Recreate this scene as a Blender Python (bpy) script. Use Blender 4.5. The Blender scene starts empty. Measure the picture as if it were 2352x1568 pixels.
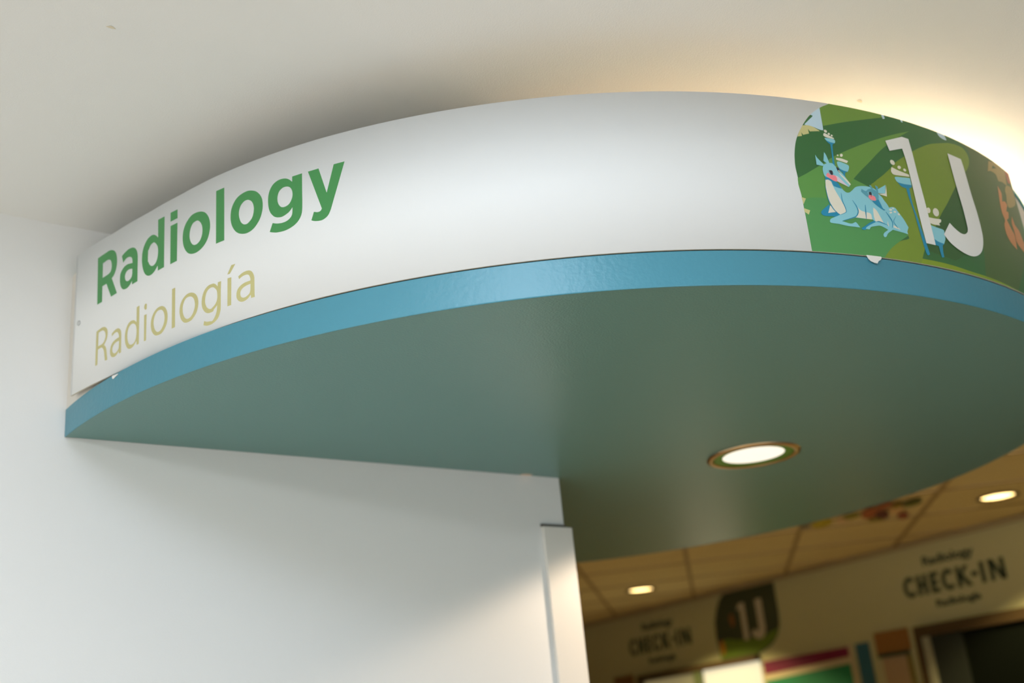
import bpy, bmesh, math
from mathutils import Vector, Matrix
from mathutils.geometry import tessellate_polygon

# ------------------------------------------------------------------ camera, world, light, exposure
EXPO = 0.0
FILL_X = 0.3
FILL_P = 12
CAN_E = 0.9
FAR_E = 3.0
CAN_P = 33
FAR_P = 104
COVE = (27, 64, 8)
COVE_C = ((1.0, 0.79, 0.54), (1.0, 0.88, 0.72), (1.0, 0.66, 0.34))
PAN_A = 94
PAN_B = 12
PAN_C = [(0.955, 0.99, 0.99), (0.66, 0.80, 1.0)]
FILL_C = (1.0, 0.97, 0.95)
LIT_E = 0.75
CAN_C = (1.0, 0.78, 0.57)
FAR_C = (1.0, 0.78, 0.36)
scene = bpy.context.scene
COL = scene.collection
S = 0.65                                   # metres per survey unit (the soffit is 1 unit above the lens)
CAM_Z = 1.6
cam_d = bpy.data.cameras.new('camera')
cam_d.sensor_width = 36.0
cam_d.lens = 39.92
cam_d.dof.use_dof = True
cam_d.dof.focus_distance = 1.72
cam_d.dof.aperture_fstop = 2.8
cam_d.clip_start = 0.02
cam = bpy.data.objects.new('camera', cam_d)
COL.objects.link(cam)
right = Vector((0.81531845, -0.57151299, -0.0928909))
down = Vector((0.13363314, 0.34183251, -0.93021112))
fwd = Vector((0.56338087, 0.74600498, 0.35507543))
m = Matrix((right, -down, -fwd)).transposed().to_4x4()
m.translation = Vector((0, 0, CAM_Z))
cam.matrix_world = m
scene.camera = cam

world = bpy.data.worlds.new('world')
scene.world = world
world.use_nodes = True
world.node_tree.nodes['Background'].inputs[0].default_value = (0.75, 0.85, 1.0, 1)
world.node_tree.nodes['Background'].inputs[1].default_value = 0.0
vs = scene.view_settings
vs.view_transform = 'Standard'
vs.look = 'None'
vs.gamma = 1.0
vs.exposure = EXPO
vs.use_curve_mapping = False
scene.cycles.use_denoising = True
scene.cycles.max_bounces = 10
scene.cycles.diffuse_bounces = 7
scene.cycles.sample_clamp_indirect = 8

def area(name, loc, rot, sx, sy, power, col, parent=None, spread=180):
    l = bpy.data.lights.new(name, 'AREA')
    l.shape = 'RECTANGLE'; l.size = sx; l.size_y = sy; l.energy = power; l.color = col
    l.spread = math.radians(spread)
    o = bpy.data.objects.new(name, l); COL.objects.link(o)
    o.location = loc; o.rotation_euler = [math.radians(a) for a in rot]
    if parent: o.parent = parent
    return o
# added fill light, set in front of an unseen made-up window
area('back_fill', (FILL_X, -3.52, 1.35), (90, 0, 0), 3.4, 2.1, FILL_P, FILL_C)
# the two cool ceiling panels of the waiting hall (their fixtures are built below)
PANELS = [(-1.8, -0.3, PAN_A), (0.30, 0.45, PAN_B)]
for px_, py_, pw_ in PANELS:
    area('panel_light', (px_, py_, 2.655), (0, 0, 0), 1.2 if px_ < 0 else 0.6, 0.6, pw_, PAN_C[0 if px_ < 0 else 1])

# ------------------------------------------------------------------ helpers
def srgb(r, g, b):
    f = lambda c: (c/255/12.92) if c/255 <= 0.04045 else ((c/255+0.055)/1.055)**2.4
    return (f(r), f(g), f(b))
def mat(name, col, rough=0.5, metal=0.0, spec=0.5, emit=None, estr=0, noise=0.0, nscale=40, bump=0.0, bscale=200, coat=0):
    m = bpy.data.materials.new(name); m.use_nodes = True
    nt = m.node_tree; b = nt.nodes['Principled BSDF']
    b.inputs['Base Color'].default_value = (*col, 1)
    b.inputs['Roughness'].default_value = rough
    b.inputs['Metallic'].default_value = metal
    b.inputs['Specular IOR Level'].default_value = spec
    b.inputs['Coat Weight'].default_value = coat
    tc = nt.nodes.new('ShaderNodeTexCoord')
    if noise:
        n = nt.nodes.new('ShaderNodeTexNoise'); n.inputs['Scale'].default_value = nscale; n.inputs['Detail'].default_value = 4
        mx = nt.nodes.new('ShaderNodeMix'); mx.data_type = 'RGBA'; mx.blend_type = 'MIX'
        mx.inputs[6].default_value = (*[c*(1-noise) for c in col], 1)
        mx.inputs[7].default_value = (*[min(1, c*(1+noise)) for c in col], 1)
        nt.links.new(tc.outputs['Object'], n.inputs['Vector'])
        nt.links.new(n.outputs['Fac'], mx.inputs[0])
        nt.links.new(mx.outputs[2], b.inputs['Base Color'])
    if bump:
        n2 = nt.nodes.new('ShaderNodeTexNoise'); n2.inputs['Scale'].default_value = bscale; n2.inputs['Detail'].default_value = 3
        bp = nt.nodes.new('ShaderNodeBump'); bp.inputs['Strength'].default_value = bump; bp.inputs['Distance'].default_value = 0.002
        nt.links.new(tc.outputs['Object'], n2.inputs['Vector'])
        nt.links.new(n2.outputs['Fac'], bp.inputs['Height'])
        nt.links.new(bp.outputs['Normal'], b.inputs['Normal'])
    if emit:
        b.inputs['Emission Color'].default_value = (*emit, 1)
        b.inputs['Emission Strength'].default_value = estr
    return m

def link(name, bm, m, parent=None, smooth=False):
    me = bpy.data.meshes.new(name)
    bmesh.ops.recalc_face_normals(bm, faces=bm.faces)
    bm.to_mesh(me); bm.free()
    if isinstance(m, (list, tuple)):
        for q in m: me.materials.append(q)
    else: me.materials.append(m)
    if smooth:
        for p in me.polygons: p.use_smooth = True
    o = bpy.data.objects.new(name, me); COL.objects.link(o)
    if parent:
        o.parent = parent
        o.matrix_parent_inverse = Matrix.Translation(-Vector(parent.location))
    return o
def thing(name, label, cat, loc=(0, 0, 0), group=None):
    o = bpy.data.objects.new(name, None); COL.objects.link(o); o.location = loc
    o.empty_display_size = 0.1
    o['label'] = label; o['category'] = cat
    if group: o['group'] = group
    return o
def tag(o, label, cat, group=None):
    o['label'] = label; o['category'] = cat
    if group: o['group'] = group
    return o
def struct(o):
    o['kind'] = 'structure'; return o
def box(bm, x0, x1, y0, y1, z0, z1, bev=0.0):
    r = bmesh.ops.create_cube(bm, size=1.0)
    vs_ = r['verts']
    for v in vs_:
        v.co = Vector(((x0+x1)/2+v.co.x*(x1-x0), (y0+y1)/2+v.co.y*(y1-y0), (z0+z1)/2+v.co.z*(z1-z0)))
    if bev:
        es = list({e for v in vs_ for e in v.link_edges})
        bmesh.ops.bevel(bm, geom=es, offset=bev, segments=2, affect='EDGES', profile=0.5)
    return bm
def boxo(name, m, dims, parent=None, bev=0.0):
    return link(name, box(bmesh.new(), *dims, bev=bev), m, parent)
def ring_profile(bm, prof, cx, cy, a0=0.0, a1=360.0, n=96, close=False):
    """sweep a (radius, z) profile round a vertical axis between two angles"""
    full = abs(a1-a0) >= 359.99
    cnt = n if full else n+1
    rows = []
    for i in range(cnt):
        a = math.radians(a0+(a1-a0)*i/n)
        rows.append([bm.verts.new((cx+r*math.cos(a), cy+r*math.sin(a), z)) for r, z in prof])
    k = len(prof)
    for i in range(n):
        A = rows[i]; B = rows[(i+1) % cnt]
        for j in range(k if close else k-1):
            j2 = (j+1) % k
            try: bm.faces.new((A[j], B[j], B[j2], A[j2]))
            except ValueError: pass
    if not full and close:
        bm.faces.new(rows[0]); bm.faces.new(rows[-1][::-1])
    return rows

# ------------------------------------------------------------------ surveyed dimensions (metres)
CX, CY = 2.60852*S, 3.25280*S              # centre of the round canopy
R = 1.80163*S
Z0 = CAM_Z+1.0*S                           # soffit
ZB = CAM_Z+1.0885*S                        # top of the blue band
ZP0 = CAM_Z+1.0906*S                       # sign panel, lower edge
ZP1 = CAM_Z+1.5189*S                       # sign panel, upper edge
ZT = CAM_Z+1.5215*S                        # top of the canopy
ZC = CAM_Z+1.658*S                         # ceiling
YW = 3.192*S                               # near wall face
XJ = 2.567*S                               # end of the near wall
XF = 5.963                                 # far wall face
PA = [178, 184.84, 191, 196.2, 200.6, 205.2, 210, 215, 300]
PD = [.048, .018, -.0047, -.0135, -.0115, -.004, -.0005, .002, .002]
def dev(ph):
    for i in range(len(PA)-1):
        if ph <= PA[i+1]:
            t = (ph-PA[i])/(PA[i+1]-PA[i]); return (PD[i]+(PD[i+1]-PD[i])*t)*S
    return PD[-1]*S
def on_panel(ph, z, off):
    r = R+dev(ph)+off; a = math.radians(ph)
    return Vector((CX+r*math.cos(a), CY+r*math.sin(a), z))

# ------------------------------------------------------------------ materials
M = {}
M['wall'] = mat('white_wall_paint', (0.80, 0.81, 0.815), 0.6, spec=0.3, bump=0.12, bscale=500)
M['ceil'] = mat('white_ceiling_paint', (0.80, 0.815, 0.815), 0.85, spec=0.15, bump=0.15, bscale=420)
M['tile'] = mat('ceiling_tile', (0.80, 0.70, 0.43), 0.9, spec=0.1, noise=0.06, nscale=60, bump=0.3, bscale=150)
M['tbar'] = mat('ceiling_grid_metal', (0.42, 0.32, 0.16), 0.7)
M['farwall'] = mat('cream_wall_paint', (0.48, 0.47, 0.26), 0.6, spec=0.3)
M['floor'] = mat('vinyl_floor', (0.60, 0.51, 0.40), 0.4, noise=0.08, nscale=8)
M['darkfloor'] = mat('dark_floor_low_bounce', (0.30, 0.22, 0.14), 0.95, noise=0.15, nscale=30)
M['blue'] = mat('teal_blue_paint', (0.064, 0.255, 0.34), 0.36, spec=0.5, bump=0.25, bscale=130)
M['soffit'] = mat('teal_soffit_paint', (0.108, 0.262, 0.245), 0.33, spec=0.5, bump=0.22, bscale=260)
M['tealtop'] = mat('teal_cap_paint', (0.08, 0.40, 0.40), 0.5)
M['core'] = mat('canopy_board_paint', (0.72, 0.67, 0.60), 0.6)
M['panel'] = mat('satin_white_panel', (0.765, 0.785, 0.795), 0.5, spec=0.3)
M['edge'] = mat('cream_panel_edge', (0.66, 0.58, 0.46), 0.6)
M['trim'] = mat('corner_trim_paint', (0.78, 0.76, 0.72), 0.35, spec=0.5)
M['trimline'] = mat('dark_line_paint', (0.10, 0.09, 0.08), 0.7)
M['brown'] = mat('dark_bronze_frame', (0.07, 0.045, 0.02), 0.4)
M['black'] = mat('unlit_room_glass', (0.006, 0.008, 0.006), 0.2, spec=0.15)
ARTC = {  # printed vinyl colours; the right-hand green is partly warmed to hold glare
 'txt': (70, 144, 82), 'tan': (194, 188, 132), 'g_warm_glare': (80, 106, 56), 'g_dark': (56, 110, 60), 'g_dark2': (70, 98, 50), 'g_top': (114, 152, 64),
 'g_mid': (96, 154, 76), 'g_light': (106, 152, 68), 'g_olive': (124, 150, 52), 'g_hill': (84, 152, 88), 'g_strip': (134, 158, 42),
 'g_deep': (56, 98, 50), 'sky': (196, 222, 238), 'leaf': (208, 202, 142), 'brownleaf': (168, 146, 84), 'rust': (176, 92, 62),
 'orange': (208, 138, 84), 'cream': (232, 228, 212), 'blue': (34, 142, 180), 'lblue': (142, 208, 222), 'fawn': (92, 166, 186),
 'pink': (252, 142, 152), 'lilac': (226, 214, 226), 'leye': (128, 190, 205), 'black': (44, 46, 58), 'white': (236, 236, 234)}
AM = {k: mat('print_'+k, srgb(*v), 0.36, spec=0.45) for k, v in ARTC.items()}

# ------------------------------------------------------------------ room shell
struct(boxo('floor', M['floor'], (-3.4, 1.5, -3.7, YW, -0.1, 0.0)))
bm = bmesh.new(); box(bm, 1.5, 6.3, -3.7, YW, -0.1, -0.001); box(bm, -3.4, 6.3, YW, 10.2, -0.1, -0.001)
struct(link('floor', bm, M['darkfloor']))  # unseen floor made dark to cut light bounced onto the soffit
cl = struct(boxo('ceiling', M['ceil'], (-3.4, 6.3, -3.7, YW, ZC, ZC+0.1)))
M['stain'] = mat('ceiling_stain', (0.72, 0.66, 0.52), 0.9)
for i, (sx, sy) in enumerate(((0.613*S, 2.192*S), (2.486*S, 1.579*S))):
    bm = bmesh.new()
    vs_ = [bm.verts.new((sx+0.006*(1+0.4*math.sin(3*a))*math.cos(a), sy+0.003*math.sin(a), ZC-0.0004)) for a in [k*math.pi/6 for k in range(12)]]
    bm.faces.new(vs_)
    link('stain', bm, M['stain'], cl)
# near wall with a softly rounded free end
bm = bmesh.new()
box(bm, -3.4, XJ, YW, YW+0.13, 0, ZC)
bmesh.ops.bevel(bm, geom=[e for e in bm.edges if all(abs(v.co.x-XJ) < 1e-4 for v in e.verts) and abs(e.verts[0].co.z-e.verts[1].co.z) > 1], offset=0.004, segments=3, affect='EDGES')
struct(link('wall_front', bm, M['wall']))
struct(boxo('wall_left', M['wall'], (-3.5, -3.4, -3.7, 10.2, 0, ZC+0.1)))
PX = 2.62
struct(boxo('light_block_wall', mat('dark_block_paint', (0.12, 0.17, 0.18), 0.6), (PX, PX+0.1, -3.6, 0.9, 0, ZC)))  # unseen wall added to block hall light, dark to cut its bounce
# wall behind the photographer, with an opening for the added fill window
bm = bmesh.new()
box(bm, -3.4, FILL_X-1.75, -3.7, -3.6, 0, ZC); box(bm, FILL_X+1.75, 6.3, -3.7, -3.6, 0, ZC)
box(bm, FILL_X-1.75, FILL_X+1.75, -3.7, -3.6, 0, 0.25); box(bm, FILL_X-1.75, FILL_X+1.75, -3.7, -3.6, 2.45, ZC)
struct(link('wall_back', bm, M['wall']))
w = struct(boxo('fill_window', mat('fill_window_glow', (0.6, 0.7, 0.8), 0.1, emit=(0.8, 0.9, 1.0), estr=1.0), (FILL_X-1.75, FILL_X+1.75, -3.66, -3.65, 0.25, 2.45)))  # glowing pane added as fill, out of view
bm = bmesh.new()
for k in range(5):
    x = FILL_X-1.75+k*0.875; box(bm, x-0.025, x+0.025, -3.65, -3.60, 0.25, 2.45)
box(bm, FILL_X-1.75, FILL_X+1.75, -3.65, -3.60, 0.25, 0.30); box(bm, FILL_X-1.75, FILL_X+1.75, -3.65, -3.60, 2.40, 2.45)
link('window_frame', bm, M['trim'], w)  # frame of the added fill window
# far room
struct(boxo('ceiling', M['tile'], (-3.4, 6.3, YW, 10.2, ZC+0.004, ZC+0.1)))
bm = bmesh.new()
P = 0.578*1.658*S; h = 2**-0.5
def clip_bar(px_, py_, dx, dy, wd, z0, z1):
    L0, L1 = -9.0, 9.0
    x0, x1, y0, y1 = 1.4, XF, YW+0.001, 10.2
    ts = [L0, L1]
    lo, hi = L0, L1
    for o_, d_, a, b in ((px_, dx, x0, x1), (py_, dy, y0, y1)):
        t0, t1 = (a-o_)/d_, (b-o_)/d_
        lo = max(lo, min(t0, t1)); hi = min(hi, max(t0, t1))
    if hi-lo < 0.05: return
    nx, ny = -dy*wd/2, dx*wd/2
    pts = [(px_+dx*lo+nx, py_+dy*lo+ny), (px_+dx*hi+nx, py_+dy*hi+ny), (px_+dx*hi-nx, py_+dy*hi-ny), (px_+dx*lo-nx, py_+dy*lo-ny)]
    lo_ = [bm.verts.new((x, y, z0)) for x, y in pts]; up_ = [bm.verts.new((x, y, z1)) for x, y in pts]
    bm.faces.new(lo_); bm.faces.new(up_[::-1])
    for i in range(4): bm.faces.new((lo_[i], lo_[(i+1) % 4], up_[(i+1) % 4], up_[i]))
U = 1.658*S
for k in range(-14, 14):
    c = (1.117+0.578*k)*U          # lines running away from the lens: (x-y)/sqrt2 = c
    clip_bar(c*h, -c*h, h, h, 0.024, ZC-0.002, ZC+0.004)
    c = (5.23+0.578*k)*U           # lines running across: (x+y)/sqrt2 = c
    clip_bar(c*h, c*h, h, -h, 0.024, ZC-0.0015, ZC+0.004)
g = link('ceiling_grid', bm, M['tbar']); struct(g)
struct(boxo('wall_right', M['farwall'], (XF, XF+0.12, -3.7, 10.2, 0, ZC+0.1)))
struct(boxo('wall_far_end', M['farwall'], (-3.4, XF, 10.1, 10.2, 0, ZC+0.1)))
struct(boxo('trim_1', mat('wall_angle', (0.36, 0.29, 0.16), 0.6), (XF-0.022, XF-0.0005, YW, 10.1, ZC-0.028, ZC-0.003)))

# corner guard on the free end of the near wall
tx0, tx1 = 2.457*S, 2.588*S
tz = CAM_Z+0.815*S
ty = YW-0.009
t = struct(boxo('trim_2', M['trim'], (tx0, tx1, ty, YW-0.0005, 0.0, tz), bev=0.0018))
bm = bmesh.new(); box(bm, XJ+0.0005, tx1, YW-0.0005, YW+0.13, 0, tz); link('corner_return', bm, M['trim'], t)
boxo('dark_line', M['trimline'], (tx0-0.002, XJ-0.002, YW-0.006, YW-0.0003, tz, tz+0.006), t)  # dark strip along the top of the corner guard

# ------------------------------------------------------------------ round canopy
A_L = math.degrees(math.asin((YW-0.0015-CY)/R))      # circle meets the near wall here
can = thing('round_canopy', 'round blue-edged canopy with teal underside projecting from the white wall', 'canopy', (CX, CY, Z0))
def canopy_outline(r, n=220, back=True):
    """circle cut where it meets the near wall: front half plus the quarter inside the far room"""
    a_start = 180.0-math.degrees(math.asin((YW-0.0015-CY)/r))   # left end on the wall (just past 180)
    pts = []
    a_end = 360+90-1.0
    for i in range(n+1):
        a = math.radians(a_start+(a_end-a_start)*i/n)
        pts.append((CX+r*math.cos(a), CY+r*math.sin(a)))
    xr = XJ+0.003
    rr = math.sqrt(r*r-(xr-CX)**2)
    pts.append((xr, CY+rr)); pts.append((xr, YW-0.0015))
    return pts
A_R0 = 180.0-math.degrees(math.asin((YW-0.0015-CY)/(R-0.0165))); A_R1 = 449.0
def slab(name, r, z0, z1, m, n=220, drop=None):
    pts = canopy_outline(r, n)
    bm = bmesh.new()
    lo_ = [bm.verts.new((x, y, z0)) for x, y in pts]
    up_ = [bm.verts.new((x, y, (z1 if drop is None else drop(x, y)))) for x, y in pts]
    f1 = bm.faces.new(lo_); f2 = bm.faces.new(up_)
    for i in range(len(pts)):
        j = (i+1) % len(pts); bm.faces.new((lo_[i], lo_[j], up_[j], up_[i]))
    bmesh.ops.triangulate(bm, faces=[f1, f2])
    return bm
def band_top(x, y):
    a = math.degrees(math.atan2(y-CY, x-CX)) % 360
    t = max(0.0, min(1.0, (a-181)/22)) if 170 < a < 205 else 1.0
    return ZB-(1-t)*0.0045
LX, LY = 3.098*S, 2.720*S                 # canopy downlight
LR = 0.170*S
# soffit board with the round cut-out for the downlight
pts = canopy_outline(R-0.0012)
hole = [(LX+(LR-0.012)*math.cos(math.radians(a)), LY+(LR-0.012)*math.sin(math.radians(a))) for a in range(0, 360, 6)]
bm = bmesh.new()
for z in (Z0, Z0+0.012):
    loops = [[Vector((x, y, 0)) for x, y in pts], [Vector((x, y, 0)) for x, y in hole]]
    flat = [q for l in loops for q in l]
    vv = [bm.verts.new((q.x, q.y, z)) for q in flat]
    for tri in tessellate_polygon(loops):
        try: bm.faces.new([vv[i] for i in tri])
        except ValueError: pass
bm.verts.ensure_lookup_table()
n1 = len(pts)+len(hole)
for st_, ln in ((0, len(pts)), (len(pts), len(hole))):
    for i in range(ln):
        a, b = st_+i, st_+(i+1) % ln
        bm.faces.new((bm.verts[a], bm.verts[b], bm.verts[b+n1], bm.verts[a+n1]))
link('soffit', bm, M['soffit'], can)
# blue band: a curved skin 12 mm deep wrapped round the soffit edge
a0 = 180-math.degrees(math.asin((YW-0.0015-CY)/R)); a1 = 449.0
bm = bmesh.new()
rows = []
n = 260
for i in range(n+1):
    a = math.radians(a0+(a1-a0)*i/n); c_, s_ = math.cos(a), math.sin(a)
    zt = band_top(CX+R*c_, CY+R*s_)
    rows.append([bm.verts.new((CX+r*c_, CY+r*s_, z)) for r, z in ((R-0.0012, Z0-0.0004), (R-0.0004, Z0), (R, Z0+0.0012), (R, zt-0.001), (R-0.001, zt), (R-0.016, zt), (R-0.016, Z0+0.0125), (R-0.0012, Z0+0.0125))])
for i in range(n):
    for j in range(8):
        bm.faces.new((rows[i][j], rows[i+1][j], rows[i+1][(j+1) % 8], rows[i][(j+1) % 8]))
bm.faces.new(rows[0]); bm.faces.new(rows[-1][::-1])
link('edge_band', bm, M['blue'], can)
# white board drum behind the sign, and its teal cap
bm = slab('c', R-0.0165, Z0+0.030, ZT-0.009, M['core'])
link('drum', bm, M['core'], can)
# white filler strip closing the drum where it meets the wall
bm = bmesh.new(); rows = []
for i in range(17):
    ph = A_R0-0.4+(190.0-A_R0+0.4)*i/16; a = math.radians(ph)
    ro = R-0.0015-(0.0145*max(0.0, (ph-186.0)/4.0)); ri = R-0.0163
    rows.append([bm.verts.new((CX+r_*math.cos(a), CY+r_*math.sin(a), z)) for r_, z in ((ro, ZB-0.004), (ro, CAM_Z+1.497*S), (ri, CAM_Z+1.497*S), (ri, ZB-0.004))])
for i in range(16):
    for j in range(4):
        bm.faces.new((rows[i][j], rows[i+1][j], rows[i+1][(j+1) % 4], rows[i][(j+1) % 4]))
bm.faces.new(rows[0]); bm.faces.new(rows[-1][::-1])
link('filler_strip', bm, mat('filler_paint', (0.70, 0.67, 0.62), 0.6), can)
bm = bmesh.new()
ring_profile(bm, [(R-0.0135, ZT-0.0088), (R-0.0135, ZT), (R-0.0195, ZT), (R-0.0195, ZT-0.0088)], CX, CY, A_R0, A_R1, n=240, close=True)
o = link('cap_rim', bm, M['tealtop'], can); o['label'] = 'thin teal rim along the canopy top'
# unseen board added to block cove light from the wall, hidden behind the sign
boxo('cove_block_board', M['core'], (1.75*S-0.009, 1.75*S+0.009, 2.12*S, YW-0.002, ZT-0.0085, ZC-0.0005), can)
# bare paint chip in the soffit corner
bm = bmesh.new()
vs_ = [bm.verts.new((x, y, z)) for x, y, z in ((1.548, YW-0.0018, Z0-0.0006), (1.580, YW-0.0018, Z0-0.0006), (1.578, YW-0.0150, Z0-0.0006), (1.562, YW-0.0165, Z0-0.0006), (1.549, YW-0.0140, Z0-0.0006))]
bm.faces.new(vs_)
o = link('paint_chip', bm, mat('bare_plaster', (0.80, 0.68, 0.56), 0.8), can); o['label'] = 'bare beige chip in the teal underside'

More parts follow.
